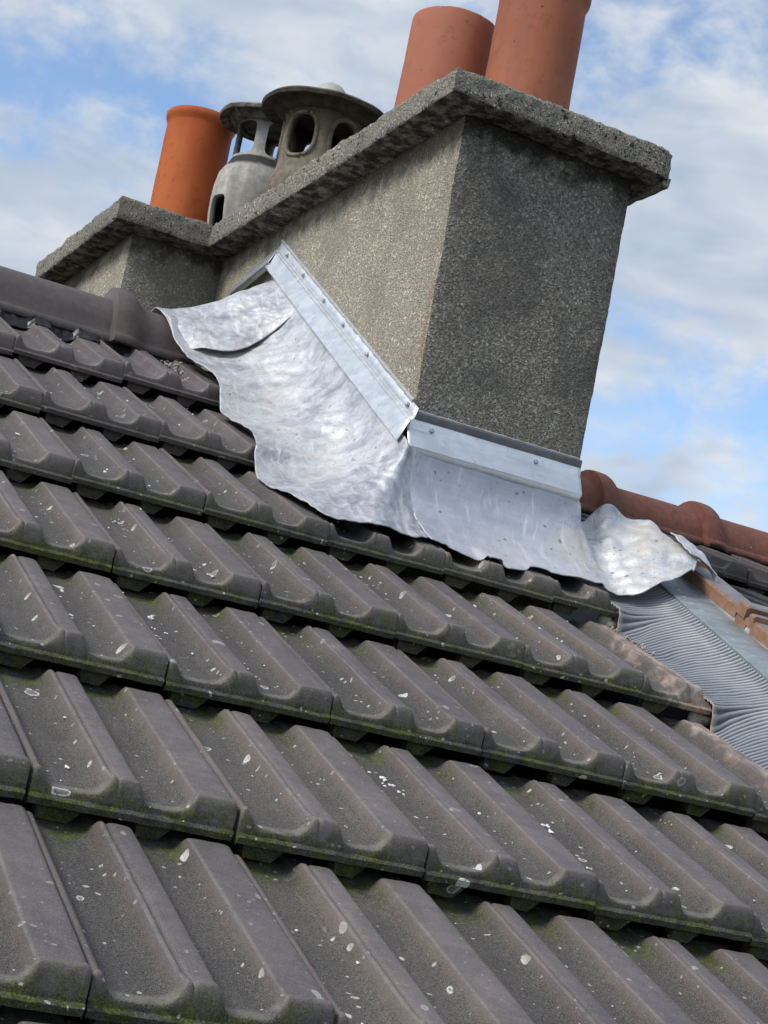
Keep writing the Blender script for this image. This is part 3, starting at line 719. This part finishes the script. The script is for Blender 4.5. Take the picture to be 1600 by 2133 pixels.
# crumbly mortar line where the shaft meets the slab soffit, and in the inner corner
def bead(path, rad, seed, name, m, parent=None, sides=6, var=0.5):
    bm = bmesh.new(); P = [Vector(p) for p in path]; rings = []
    for i, p in enumerate(P):
        d = (P[min(i + 1, len(P) - 1)] - P[max(i - 1, 0)]).normalized()
        a = d.orthogonal().normalized(); b = d.cross(a); r0 = rad * (1 + var * n3(p, 60, seed))
        rings.append([bm.verts.new(p + (a * math.cos(q * 2 * math.pi / sides) + b * math.sin(q * 2 * math.pi / sides)) * r0) for q in range(sides)])
    for i in range(len(rings) - 1):
        for q in range(sides): bm.faces.new((rings[i][q], rings[i][(q + 1) % sides], rings[i + 1][(q + 1) % sides], rings[i + 1][q]))
    bm.faces.new(rings[0][::-1]); bm.faces.new(rings[-1])
    bmesh.ops.recalc_face_normals(bm, faces=bm.faces)
    me = from_bm(name, bm, 60)
    return me
def lerp(a, b, n): return [tuple(np.array(a, float) * (1 - t) + np.array(b, float) * t) for t in np.linspace(0, 1, n)]

# ------------------------------------------------------------------ chimney pots
ZT = ZC + CT
def lathe(prof_pts, n=72, seed=0, amp=0.0012, cx=0, cy=0, cz=0, name='lathe'):
    V = []; F = []
    for (r, z) in prof_pts:
        for q in range(n):
            a = 2 * math.pi * q / n; p = (r * math.cos(a), r * math.sin(a), z)
            d = amp * (n3((p[0], p[1], z), 18, seed) + 0.5 * n3((p[0], p[1], z), 60, seed + 4))
            V.append(((r + d) * math.cos(a), (r + d) * math.sin(a), z + (d * 0.8)))
    F = grid_faces(len(prof_pts), n, 0, True)
    me = mesh(name, V, F, 50); bm = bmesh.new(); bm.from_mesh(me); bmesh.ops.recalc_face_normals(bm, faces=bm.faces); bm.to_mesh(me); bm.free(); smooth(me, 50)
    return me
def pot(x, y, r0, r1, h, rim, m, label, seed, tilt=(0, 0)):
    o = empty('chimney_pot', (x, y, ZT - 0.004)); o.rotation_euler = (tilt[0], tilt[1], 0)
    tag(o, label, 'chimney pot', 'clay pots on the chimney slab')
    th = 0.013
    pts = [(r0, 0.0)] + [(r0 + (r1 - r0) * t, h * t) for t in np.linspace(0.03, 0.9, 14)]
    if rim: pts += [(r1 + 0.001, h - 0.030), (r1 + 0.005, h - 0.022), (r1 + rim, h - 0.014), (r1 + rim * 1.05, h - 0.004), (r1 + rim * 0.6, h)]
    else: pts += [(r1, h - 0.006), (r1 - 0.002, h - 0.001), (r1 - 0.005, h)]
    top = pts[-1][0]
    inner = [(r1 - th + 0.002, h - 0.002), (r1 - th, h - 0.02), (r1 - th, h * 0.5), (r0 - th, 0.002)]
    b = link('barrel', lathe(pts, 80, seed, 0.0011, name='barrel'), m, o)
    link('bore', lathe([(top, h)] + inner, 64, seed, 0.0003, name='bore'), m, o)
    ring = link('mortar_bed', lathe([(r0 + 0.022, -0.004), (r0 + 0.016, 0.010), (r0 + 0.004, 0.022), (r0 - 0.006, 0.026)], 64, seed + 2, 0.004, name='mortar_bed'), M['mortar'], o)
    return o
pot(-0.045, 1.650, 0.0905, 0.0915, 0.355, 0.0075, M['pot_orange'], 'bright orange terracotta pot at the far left end of the chimney', 3, (0.0, 0.0))
pot(0.200, 0.600, 0.104, 0.100, 0.362, 0.0, M['pot_salmon'], 'smooth salmon clay pot without a rim, half hidden behind the tallest pot', 5)
pot(0.307, 0.385, 0.0985, 0.0975, 0.408, 0.0075, M['pot_brown'], 'brownish rimmed clay pot nearest the front, cut off by the picture top', 8)

# ------------------------------------------------------------------ concrete cowls
def soot_attr(me, fn):
    a = me.attributes.new('soot', 'FLOAT', 'POINT')
    a.data.foreach_set('value', np.array([fn(v.co) for v in me.vertices], np.float32))
def pierced(name, pts_out, pts_in, holes, seed):
    """closed lathe shell with openings cut through it"""
    n = 96; V = []; loop = pts_out + pts_in[::-1]
    for (r, z) in loop:
        for q in range(n):
            a = 2 * math.pi * q / n; V.append((r * math.cos(a), r * math.sin(a), z))
    F = grid_faces(len(loop), n, 0, True) + [((len(loop) - 1) * n + q, (len(loop) - 1) * n + (q + 1) % n, (q + 1) % n, q) for q in range(n)]
    me = mesh(name, V, F); bm = bmesh.new(); bm.from_mesh(me); bmesh.ops.recalc_face_normals(bm, faces=bm.faces); bm.to_mesh(me); bm.free()
    base = bpy.data.objects.new(name, me); COL.objects.link(base); cuts = []
    for (ang, zc, hw, hh, power) in holes:
        bm = bmesh.new(); ring = []
        for q in range(48):
            a = 2 * math.pi * q / 48; ca, sa = math.cos(a), math.sin(a)
            u = hw * math.copysign(abs(ca) ** (2 / power), ca); w_ = hh * math.copysign(abs(sa) ** (2 / power), sa)
            ring.append((u, w_))
        lo = [bm.verts.new((0.012, u, zc + w_)) for u, w_ in ring]; hi = [bm.verts.new((0.25, u, zc + w_)) for u, w_ in ring]
        bm.faces.new(lo[::-1]); bm.faces.new(hi)
        for q in range(48): bm.faces.new((lo[q], lo[(q + 1) % 48], hi[(q + 1) % 48], hi[q]))
        bmesh.ops.recalc_face_normals(bm, faces=bm.faces)
        bmesh.ops.rotate(bm, verts=bm.verts, matrix=Matrix.Rotation(ang, 3, 'Z'), cent=(0, 0, 0))
        cm = bpy.data.meshes.new('cut'); bm.to_mesh(cm); bm.free()
        co = bpy.data.objects.new('cut', cm); COL.objects.link(co); cuts.append(co)
        md = base.modifiers.new('b', 'BOOLEAN'); md.operation = 'DIFFERENCE'; md.object = co; md.solver = 'EXACT'
    dg = bpy.context.evaluated_depsgraph_get(); dg.update()
    out = bpy.data.meshes.new_from_object(base.evaluated_get(dg))
    for co in cuts: bpy.data.objects.remove(co)
    bpy.data.objects.remove(base)
    smooth(out, 38); return out
def cowl(x, y, rs, holes, disc_r, disc_z, z_n0, z_n1, r_neck, r_body, m, label, seed, knob=False, rims=True, yaw=0.0, cup=0.03):
    o = empty('chimney_cowl', (x, y, ZT - 0.004)); o.rotation_euler = (0, 0, yaw)
    tag(o, label, 'chimney cowl', 'concrete cowls on the chimney slab')
    th = 0.016
    po = [(r_body * 0.93, 0.0), (r_body * 0.99, z_n0 * 0.25), (r_body, z_n0 * 0.45), (r_body * 0.985, z_n0 * 0.62), (r_body * 0.93, z_n0 * 0.80), (r_neck + (r_body - r_neck) * 0.32, z_n0 * 0.93), (r_neck + 0.003, z_n0), (r_neck, z_n0 + 0.012)]
    po += [(r_neck, z_n0 + 0.012 + (z_n1 - z_n0 - 0.012) * t) for t in np.linspace(0.2, 0.85, 5)] + [(r_neck + 0.006, z_n1)]
    pi = [(max(0.02, r - th), z) for r, z in po]
    me = pierced('lantern', po, pi, holes, seed)
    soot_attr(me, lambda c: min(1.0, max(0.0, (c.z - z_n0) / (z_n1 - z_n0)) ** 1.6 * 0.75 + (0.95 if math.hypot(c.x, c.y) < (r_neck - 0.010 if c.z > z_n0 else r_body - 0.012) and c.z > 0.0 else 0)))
    link('lantern', me, m, o)
    d = lathe([(0.004, disc_z + 0.020), (disc_r * 0.45, disc_z + 0.018), (disc_r * 0.8, disc_z + 0.009), (disc_r * 0.97, disc_z), (disc_r, disc_z - 0.006), (disc_r * 0.985, disc_z - 0.015), (disc_r * 0.93, disc_z - 0.014),
               (disc_r * 0.82, disc_z - 0.002 - cup * 0.1), (disc_r * 0.70, z_n1 - 0.004), (r_neck + 0.006, z_n1 - 0.008), (0.004, z_n1 - 0.004)], 80, seed, 0.0022, name='disc')
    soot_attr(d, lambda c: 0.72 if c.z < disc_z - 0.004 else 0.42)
    link('disc', d, m, o)
    if knob:
        link('knob', lathe([(0.046, disc_z + 0.012), (0.045, disc_z + 0.043), (0.040, disc_z + 0.060), (0.030, disc_z + 0.072), (0.015, disc_z + 0.080), (0.002, disc_z + 0.082)], 40, seed, 0.001, name='knob'), M['knob'], o)
    if rims:
        for (ang, zc, hw, hh, power) in holes:
            if zc < z_n0: continue
            pth = []
            for q in range(61):
                a = 2 * math.pi * q / 60; ca, sa = math.cos(a), math.sin(a)
                u = (hw + 0.006) * math.copysign(abs(ca) ** (2 / power), ca); w_ = (hh + 0.006) * math.copysign(abs(sa) ** (2 / power), sa)
                rr = r_neck + 0.0005; b = math.asin(max(-1, min(1, u / rr))) + ang
                pth.append((rr * math.cos(b), rr * math.sin(b), zc + w_))
            me = bead(pth, 0.0050, seed, 'opening_rim', m, var=0.25); soot_attr(me, lambda c: 0.25)
            link('opening_rim', me, m, o)
    return o
cowl(0.085, 1.46, None, [(R(a), 0.262, 0.043, 0.046, 6) for a in (-118 + 45, -118 + 135, -118 + 225, -118 + 315)] + [(R(196), 0.030, 0.030, 0.055, 5)],
     0.135, 0.338, 0.205, 0.318, 0.078, 0.112, M['cowl_pale'], 'pale grey concrete cowl with square openings, behind the orange pot', 14, rims=False)
cowl(0.112, 1.10, None, [(R(a), 0.166, 0.036, 0.052, 2.8) for a in (-144, -144 + 72, -144 + 144, -144 + 216, -144 + 288)],
     0.166, 0.262, 0.085, 0.243, 0.097, 0.114, M['cowl_brown'], 'sooty brown concrete cowl with oval openings and wide round lid', 21, knob=True)

# ------------------------------------------------------------------ lead sheets
def pdn_at(x, s):
    r = (s - PS) / TG + 5; c = (x - PX) / TW
    return pdn(max(.5, min(7, math.floor(r))), max(-.5, min(6, math.ceil(c))))
def env(x, s):
    """height of the tile tops below a sheet, lips softened as lead bridges them"""
    q = (s - PS) / TG; r = math.floor(q); v = (q - r) * TG
    top = HB + ROLL - TILT * v
    k = float(sstep(TG - 0.020, TG + 0.002, v))
    top = top * (1 - k) + (HB + ROLL) * k
    return top + pdn_at(x, s) * (1 - k) + pdn_at(x, s + 0.03) * k
def drape(x, s):
    """soft sheet bridging the troughs but never below the tile itself"""
    def tp(xx):
        c = math.ceil((xx - PX) / TW); return float(prof(1 - (PX + c * TW - xx) / TW))
    f0 = sum(tp(x + d * TW) for d in (-0.09, -0.06, -0.03, 0, 0.03, 0.06, 0.09)) / 7
    f0 = max(f0 * 0.8 + 0.2 * ROLL, tp(x) + 0.002)
    q = (s - PS) / TG; v = (q - math.floor(q)) * TG
    return HB + f0 - TILT * v + pdn_at(x, s) + 0.002
def sheet(name, stations, ni, nj, m, post=None, power=2.2, wr=0.003, seed=0, th=0.0022):
    """stations: list of polylines (x,s,h); interpolated both ways, wrinkled and thickened"""
    cols = [catmull(st, nj) for st in stations]
    G = np.array([catmull([c[j] for c in cols], ni) for j in range(nj)])          # nj, ni, 3
    V = []
    for j in range(nj):
        for i in range(ni):
            x, s, h = G[j, i]
            if post: x, s, h = post(x, s, h, j / (nj - 1), i / (ni - 1))
            V.append(rp(x, s, h))
    me = mesh(name, V, grid_faces(nj, ni), 180)
    o = link(name, me, m)
    md = o.modifiers.new('thick', 'SOLIDIFY'); md.thickness = th; md.offset = 0
    return o
def fan(P, Q, k=7, bow=2.3):
    P, Q = np.array(P, float), np.array(Q, float); out = []
    for t in np.linspace(0, 1, k):
        xs_ = P[:2] + (Q[:2] - P[:2]) * (t ** 1.25)
        out.append((xs_[0], xs_[1], Q[2] + (P[2] - Q[2]) * (1 - t) ** bow))
    return out
e_ = lambda x, s: env(x, s) + 0.006
# apron in front of the chimney, its right end dressed over the valley
st = [fan((.060, .200, .170), (.085, .015, drape(.085, .015) + .008)), fan((.16, .200, .168), (.17, -.014, drape(.17, -.014) + .008)), fan((.26, .200, .168), (.25, -.010, drape(.25, -.01) + .008)),
      fan((.36, .200, .168), (.345, .008, drape(.345, .008) + .008)), fan((.43, .200, .166), (.43, .000, drape(.43, 0) + .008)), fan((.462, .205, .150), (.49, .018, .046), bow=1.8),
      fan((.492, .230, .112), (.522, .008, .044), bow=1.4), fan((.54, .262, .136), (.547, -.008, .064), bow=1.2), fan((.612, .240, .150), (.583, .000, .098), bow=0.9),
      fan((.66, .160, .150), (.625, .004, .119), bow=0.8), fan((.685, .075, .142), (.655, .022, .130), bow=0.9)]
def post_apron(x, s, h, t, u):
    if t > 0.55 and x < 0.505:
        k = float(sstep(0.55, 1.0, t)); h = max(h, (drape(x, s) + 0.006) * k + (1 - k) * h)
    w_ = 0.0022 * fbm((x, s, 0), 16, 3) + 0.0012 * n3((x, s, 0), 45, 8)
    if x > 0.44:
        kk = min(1, (x - 0.44) / 0.06)
        w_ += kk * (0.013 * n3((x * 1.3, s * 0.6, 0), 20, 5) + 0.0045 * n3((x, s, 0), 48, 1) + 0.007 * math.sin((x - s * 0.5) * 62) * (1 - t) ** 1.2)
    s2 = s + 0.006 * n3((x, 0, 0), 18, 4) * t
    return x, s2, h + w_
ap = sheet('lead_apron', st, 190, 90, M['lead_cream'], post_apron)
tag(ap, 'wide lead apron below the front of the chimney with crumpled right end', 'lead sheet', 'lead sheets around the chimney')
# little folded tail at the far right end of the apron
bm_st = [[(.650, .150, .160), (.652, .110, .156), (.655, .06, .150)], [(.676, .148, .158), (.684, .10, .153), (.690, .050, .143)], [(.700, .140, .150), (.708, .09, .145), (.714, .035, .130)], [(.716, .125, .132), (.722, .08, .124), (.722, .03, .112)]]
fl = sheet('lead_flap', bm_st, 30, 30, M['lead'], lambda x, s, h, t, u: (x, s, h + 0.004 * n3((x, s, 0), 50, 3)))
tag(fl, 'small folded lead flap over the neighbouring verge tile', 'lead sheet', 'lead sheets around the chimney')

# long side sheet from the ridge down to the front corner, lapped over the apron
def sq(P, Q, bow=2.4): return fan(P, (Q[0], Q[1], (drape(Q[0], Q[1]) + .012) if len(Q) == 2 else Q[2]), 8, bow)
st = [sq((.050, 1.17, .240), (-.228, 1.12, .098)), sq((.050, 1.02, .236), (-.205, .965, .058)), sq((.050, .86, .222), (-.172, .765)), sq((.050, .68, .212), (-.186, .60)), sq((.050, .50, .204), (-.178, .40)), sq((.050, .35, .196), (-.196, .235)),
      sq((.050, .25, .186), (-.180, .070)), sq((.046, .195, .176), (-.132, -.024)), sq((.050, .180, .170), (-.045, -.024)), sq((.062, .190, .166), (.050, .000)), sq((.085, .196, .164), (.128, .060), 2.0)]
def post_side(x, s, h, t, u):
    k = float(sstep(0.30, 0.95, t))
    floor_ = (env(x, s) + 0.004) if u < 0.62 else drape(x, s) + 0.002
    h = max(h, floor_ * k + h * (1 - k))
    w_ = 0.0028 * fbm((x, s, 0), 15, 31) + 0.0014 * n3((x, s, 0), 48, 18)
    # hammered pleats below the cover strip
    w_ += 0.0095 * math.exp(-((t - 0.30) / 0.15) ** 2) * n3((x * 0.5 , s + x * 0.9, 0), 30, 12) + 0.003 * math.exp(-((t - 0.30) / 0.18) ** 2) * n3((x * 0.5, s + x * 0.8, 0), 75, 2)
    if u > 0.6: w_ += 0.0035 * n3((x, s, 0), 30, 41) + 0.002 * n3((x, s, 0), 70, 3)
    if u > 0.66: w_ += 0.005 * float(sstep(0.02, 0.07, x))                                # lies on top of the apron
    return x + 0.003 * n3((0, s, 0), 17, 6) * t, s + 0.004 * n3((x, 0, 0), 30, 2) * t, h + w_
sl = sheet('lead_soaker', st, 230, 90, M['lead'], post_side)
tag(sl, 'long curved lead sheet beside the left face of the chimney', 'lead sheet', 'lead sheets around the chimney')
# saddle piece over the end of the ridge
def yzp(y, z): return (y * UX[1] + z * UX[2], y * NX[1] + z * NX[2] - PD)      # world y,z -> s,h
def sad(x, pts, dx=0.0): return [(x + dx * max(0, i - 2) / 3, *yzp(y, z)) for i, (y, z) in enumerate(pts)]
st = [sad(-.236, [(1.16, .50), (1.11, .575), (1.03, .606), (.962, .572), (.925, .530), (.896, .500)], .040),
      sad(-.195, [(1.18, .52), (1.12, .590), (1.03, .616), (.945, .572), (.900, .525), (.868, .495)], .020),
      sad(-.150, [(1.20, .54), (1.13, .605), (1.03, .634), (.940, .580), (.880, .530), (.848, .500)]),
      sad(-.100, [(1.22, .56), (1.14, .625), (1.03, .660), (.940, .600), (.870, .542), (.828, .505)]),
      sad(-.045, [(1.24, .60), (1.15, .665), (1.035, .703), (.940, .640), (.880, .580), (.842, .538)]),
      sad(.005, [(1.26, .64), (1.16, .705), (1.045, .738), (.945, .690), (.885, .635), (.848, .592)]),
      sad(.042, [(1.27, .68), (1.17, .735), (1.055, .765), (.950, .725), (.880, .680), (.835, .645)])]
sd_ = sheet('lead_saddle', st, 90, 80, M['lead_hammered'], lambda x, s, h, t, u: (x + 0.003 * n3((0, s, 0), 25, 6), s, h + 0.004 + 0.0024 * fbm((x, s, 0), 17, 51) + 0.0022 * n3((x, s, 0), 46, 4)))
tag(sd_, 'dappled lead saddle draped over the end of the brown ridge', 'lead sheet', 'lead sheets around the chimney')

# ------------------------------------------------------------------ zinc cover strips with screws
def strip(name, A, B, down, out, prof_pts, m, n=40, seed=0, wob=0.0012, sh=0.0, off=0.0012):
    A, B, down, out = [np.array(q, float) for q in (A, B, down, out)]
    V = []
    for i in range(n + 1):
        t = i / n; base = A + (B - A) * t
        for o_, d_ in prof_pts:
            p = base + down * d_ + out * o_
            p = p + out * wob * (n3(p, 11, seed) + 0.4 * n3(p, 40, seed))
            V.append(p)
    me = mesh(name, V, grid_faces(n + 1, len(prof_pts)), 25)
    o = link(name, me, m)
    md = o.modifiers.new('thick', 'SOLIDIFY'); md.thickness = 0.0011; md.offset = 0
    return o
def screw(parent, p, nrm):
    bm = bmesh.new(); nrm = Vector(nrm).normalized()
    segs = 14
    for r0, z in ((0.0062, 0.0), (0.0062, 0.0012), (0.0040, 0.0016), (0.0040, 0.0042), (0.0026, 0.0052)):
        for q in range(segs): bm.verts.new((r0 * math.cos(q * 2 * math.pi / segs), r0 * math.sin(q * 2 * math.pi / segs), z))
    bm.verts.ensure_lookup_table()
    for f in grid_faces(5, segs, 0, True): bm.faces.new([bm.verts[q] for q in f])
    bm.faces.new([bm.verts[4 * segs + q] for q in range(segs)])
    bmesh.ops.recalc_face_normals(bm, faces=bm.faces)
    me = from_bm('screw', bm, 40)
    o = link('screw', me, M['screw'], parent)
    o.matrix_world = Matrix.Translation(p) @ nrm.to_track_quat('Z', 'Y').to_matrix().to_4x4()
    return o
PROF_S = [(.0035, 0), (.0060, .020), (.0058, .0225), (.0115, .0250), (.0120, .0268), (.0108, .0285), (.0150, .031), (.0285, .071), (.0275, .0728), (.0170, .082)]
SA, SB = (0.0545, 1.058, 0.876), (0.0620, 0.096, 0.312)
sdown, sout = (0, 0.22, -0.975), (-1, 0, 0)
zs = strip('side_flashing', SA, SB, sdown, sout, PROF_S, M['zinc'], 60, 5)
tag(zs, 'long sloping zinc strip screwed to the left face of the chimney', 'flashing', 'zinc cover strips on the chimney')
for t in (0.07, 0.21, 0.38, 0.53, 0.70, 0.955):
    p = np.array(SA) * (1 - t) + np.array(SB) * t + np.array(sdown) * 0.0135 + np.array(sout) * 0.0058
    screw(zs, p, (-1, -0.02, 0.12))
PROF_F = [(.0045, .0125), (.0050, .0142), (.0085, .0335), (.0100, .0345), (.0115, .0355), (.0270, .0700), (.0262, .0715), (.0140, .0850)]
FA, FB = (0.0500, CH_Y0, 0.3065), (0.4485, CH_Y0, 0.3080)
zf = strip('front_flashing', FA, FB, (0, 0, -1), (0, -1, 0), PROF_F, M['zinc'], 50, 9)
tag(zf, 'short level zinc strip screwed across the foot of the dark chimney face', 'flashing', 'zinc cover strips on the chimney')
bb = strip('backing_band', np.array(FA) + (0.012, 0, 0), FB, (0, 0, -1), (0, -1, 0), [(.0030, -.004), (.0062, -.002), (.0036, .0150)], M['zinc_dark'], 50, 9)
bb.parent = zf
for t in (0.135, 0.265 + 0.47):
    p = np.array(FA) * (1 - t) + np.array(FB) * t + np.array((0, -0.0070, -0.0275)); screw(zf, p, (0, -1, 0.12))
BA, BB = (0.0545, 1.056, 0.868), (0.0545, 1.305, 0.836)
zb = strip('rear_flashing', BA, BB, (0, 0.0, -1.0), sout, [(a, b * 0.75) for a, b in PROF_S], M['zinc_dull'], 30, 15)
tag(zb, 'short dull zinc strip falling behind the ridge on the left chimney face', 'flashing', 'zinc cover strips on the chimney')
# sealant bead along the strips
link('sealant', bead(lerp(np.array(SA) + (-.002, 0, .002), np.array(SB) + (-.002, 0.03, .019), 90), 0.0042, 3, 'sealant', M['sealant']), M['sealant'], zs)
link('sealant', bead(lerp(np.array(FA) + (0.018, -.002, .006), np.array(FB) + (-.004, -.002, .006), 70), 0.0022, 5, 'sealant', M['sealant']), M['sealant'], zf)

# ------------------------------------------------------------------ party valley on the right
def rib_mesh():
    ns = 86 * 9; nj = 30; V = []; ed = []; crs = []
    s0, s1 = 0.10, -0.80
    for i in range(ns + 1):
        s = s0 + (s1 - s0) * i / ns
        for j in range(nj + 1):
            t = j / nj
            xl = 0.478 + 0.006 * n3((0, s, 0), 9, 4) + 0.003 * n3((0, s, 0), 40, 9)
            # dents where it is pressed on to the tiles
            x = xl + (0.622 - xl) * t
            rr = (s - PS) / TG + 5; vv = (s - PS) % TG; kk = float(sstep(TG - 0.035, TG, vv))
            f_a = HB - TILT * vv + 0.85 * pdn(max(.5, math.floor(rr)), 5.5); f_b = HB + 0.85 * pdn(max(.5, math.floor(rr) + 1), 5.5)
            low = f_a * (1 - kk) + f_b * kk + 0.006
            h = low * (1 - t) ** 1.0 + 0.070 * t ** 1.9 + (0.004 - low * 0.25) * math.sin(math.pi * t)
            ss = s + 0.016 * math.sin(math.pi * min(1, t * 1.15)) + 0.005 * fbm((x, s, 0), 9, 2) + 0.003 * n3((x, s, 0), 30, 6) * (1 - t)
            a = 2 * math.pi * s / 0.0105
            amp = 0.0040 * (0.45 + 0.55 * t) * (0.8 + 0.4 * n3((x, s, 0), 25, 5))
            rib = math.cos(a)
            dent = -0.006 * max(0, n3((x, s, 0), 20, 17)) * (1 - t)
            V.append(rp(x, ss, h + amp * rib + dent)); ed.append(max(0, 1 - t / 0.22)); crs.append((0.5 + 0.5 * rib) ** 2)
    me = mesh('ribbed_strip', V, grid_faces(ns + 1, nj + 1), 180)
    for nm, arr in (('edge', ed), ('crest', crs)):
        a = me.attributes.new(nm, 'FLOAT', 'POINT'); a.data.foreach_set('value', np.array(arr, np.float32))
    return me
rb = link('ribbed_flashing', rib_mesh(), M['ribbed'])
md = rb.modifiers.new('thick', 'SOLIDIFY'); md.thickness = 0.0012
tag(rb, 'finely ribbed grey lead strip running down the valley at right', 'flashing')
# galvanised angle above the ribbed strip
V = []
for i in range(60):
    s = 0.16 - 0.98 * i / 59
    for x, h in ((0.619, 0.060), (0.617, 0.0735), (0.621, 0.0755), (0.700, 0.083), (0.702, 0.100)):
        V.append(rp(x + 0.0008 * n3((x, s, 0), 12, 3), s, h + 0.0008 * n3((x, s, 0), 20, 6)))
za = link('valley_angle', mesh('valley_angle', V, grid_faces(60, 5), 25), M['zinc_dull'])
md = za.modifiers.new('thick', 'SOLIDIFY'); md.thickness = 0.0012
tag(za, 'narrow galvanised angle between the ribbed strip and the verge tiles', 'flashing')
pm = mesh('punch_mark', [(0, 0, 0), (0.010, -0.003, 0), (0.010, -0.006, 0.0018), (0, -0.004, 0.0018), (0.005, -0.008, 0)], [(0, 1, 2, 3), (3, 2, 4), (0, 3, 4), (1, 4, 2)], 20)
pm.materials.append(M['zinc'])
for i in range(26):
    x = 0.632 + 0.008 * ((i * 7) % 3) / 3; o = link('punch_mark', pm, None, za)
    o.matrix_world = Matrix.Translation(rp(x, 0.10 - 0.034 * i, 0.0762 + (x - 0.621) * 0.095)) @ RM

# ------------------------------------------------------------------ neighbouring roof
NTH = R(23.0)
NU = np.array([0, math.cos(NTH), math.sin(NTH)]); NN = np.array([0, -math.sin(NTH), math.cos(NTH)])
NORG = np.array([0.0, 0.560, 0.252])
def np_(x, s, h): return NORG + np.array([x, 0, 0]) + s * NU + h * NN
NFR = Matrix(((1, 0, 0, 0), (0, math.cos(NTH), -math.sin(NTH), 0), (0, math.sin(NTH), math.cos(NTH), 0), (0, 0, 0, 1)))
nroof = link('neighbour_roof', mesh('neighbour_roof', [np_(x, s, h) for h in (-0.06, -0.075) for x, s in ((0.71, -1.9), (2.6, -1.9), (2.6, 0.47), (0.71, 0.47))] + [(0.71, 2.4, -0.15), (2.6, 2.4, -0.15)],
             [(0, 1, 2, 3), (7, 6, 5, 4), (0, 4, 5, 1), (1, 5, 6, 2), (3, 7, 4, 0), (3, 2, 9, 8)], 30), M['underlay'])
tag(nroof, 'old dark tile roof of the neighbouring house beyond the valley, under a red ridge', 'roof')
nvar = [tile_mesh('roof_tile', 90 + i) for i in range(2)]
for me in nvar: me.materials[0] = M['tile_dark']
for r in range(-4, 1):
    for c in range(0, 6):
        o = link('roof_tile', nvar[(r + c) % 2], None, nroof)
        o.matrix_world = Matrix.Translation(np_(0.972 + c * TW + rnd.gauss(0, 0.002), 0.0 + r * 0.385 + rnd.gauss(0, 0.004), rnd.gauss(0, 0.002))) @ NFR @ Matrix.Rotation(rnd.gauss(0, 0.008), 4, 'Z') @ Matrix.Rotation(rnd.gauss(0, 0.010), 4, 'Y')
        o['age'] = 0.35 + rnd.uniform(0, 0.2)
rx = [(0.655, 0.985), (0.985, 1.315), (1.315, 1.645), (1.645, 1.975)]
for a, b in rx:
    ridge_tile('ridge_tile', a, b + 0.03, 0.098, 1.030, 0.412, 0.008, M['ridge_red'], nroof, collar=True, flare=0.024, jz=rnd.uniform(-0.001, 0.001))
# verge tiles: brown side, grey flat top, stepped joint
def verge_tile(s_hi, s_lo, lift):
    bm = bmesh.new(); V = []
    L = s_hi - s_lo
    sec = lambda d, wd: [(0.699 - wd, 0.086 + d), (0.698 - wd, 0.108 + d), (0.703 - wd, 0.112 + d), (0.762, 0.112 + d), (0.772, 0.104 + d), (0.774, 0.080 + d), (0.712, 0.080 + d)]
    rows = [(s_lo, .014, .004), (s_lo + 0.004, .017, .005), (s_lo + 0.030, .017, .005), (s_lo + 0.034, .002, .000), (s_lo + 0.2, .000, 0), (s_hi - 0.030, -.002, 0), (s_hi - 0.027, .008, .002), (s_hi - 0.012, .008, .002), (s_hi - 0.009, -.004, 0), (s_hi + 0.03, -.006, 0)]
    for s, d, wd in rows:
        for x, h in sec(d, wd): V.append(rp(x + 0.0006 * n3((x, s, h), 40, 2), s, h + lift))
    me = bpy.data.meshes.new('verge_tile'); F = grid_faces(len(rows), 7, 0, True) + [tuple(range(7)), tuple(range((len(rows) - 1) * 7, len(rows) * 7))[::-1]]
    me.from_pydata(V, [], F); me.update()
    bm.from_mesh(me); bmesh.ops.recalc_face_normals(bm, faces=bm.faces)
    for f in bm.faces: f.material_index = 1 if f.normal.dot(Vector(NX)) > 0.8 else 0
    bm.to_mesh(me); bm.free(); smooth(me, 30)
    me.materials.append(M['verge']); me.materials.append(M['verge_top'])
    return link('verge_tile', me, None, nroof)
for i in range(4): verge_tile(0.165 - 0.30 * i, 0.165 - 0.30 * (i + 1), 0.0)

# mortar crumbs where the cut tiles meet the apron and under the brown ridge
bm = bmesh.new()
def lump(p, r0):
    ic = bmesh.ops.create_icosphere(bm, subdivisions=2, radius=r0)['verts']
    e = [rnd.uniform(0.6, 1.3) for _ in range(3)]
    for q in ic:
        c = Vector((q.co.x * e[0], q.co.y * e[1], q.co.z * e[2])); c *= 1 + 0.35 * mnoise.noise(c * 60 + Vector(p) * 9); q.co = c + Vector(p)
for i in range(40): lump(rp(0.482 + rnd.gauss(0, .006), -0.05 - 0.004 * i + rnd.gauss(0, .01), 0.014 - 0.12 * max(0, (0.338 - 0.004 * i - 0.05 - PS) % TG) + 0.02), rnd.uniform(0.0015, 0.004))
for i in range(60): lump(rp(-0.205 + rnd.gauss(0, .020), 0.94 + rnd.gauss(0, .045), 0.012 + rnd.uniform(0, .008)), rnd.uniform(0.0015, 0.005))
for i in range(5): lump(rp(0.470 + 0.006 * i, PS + 0.016 + rnd.gauss(0, .004), -0.004 + rnd.gauss(0, .002)), 0.013)
for i in range(5): lump(rp(0.470 + 0.006 * i, PS - TG + 0.016 + rnd.gauss(0, .004), -0.012 + rnd.gauss(0, .002)), 0.013)
tag(link('mortar_rubble', from_bm('mortar_rubble', bm, 60), M['mortar']), 'pale crumbled mortar beside the lead edges', 'mortar', kind='stuff')
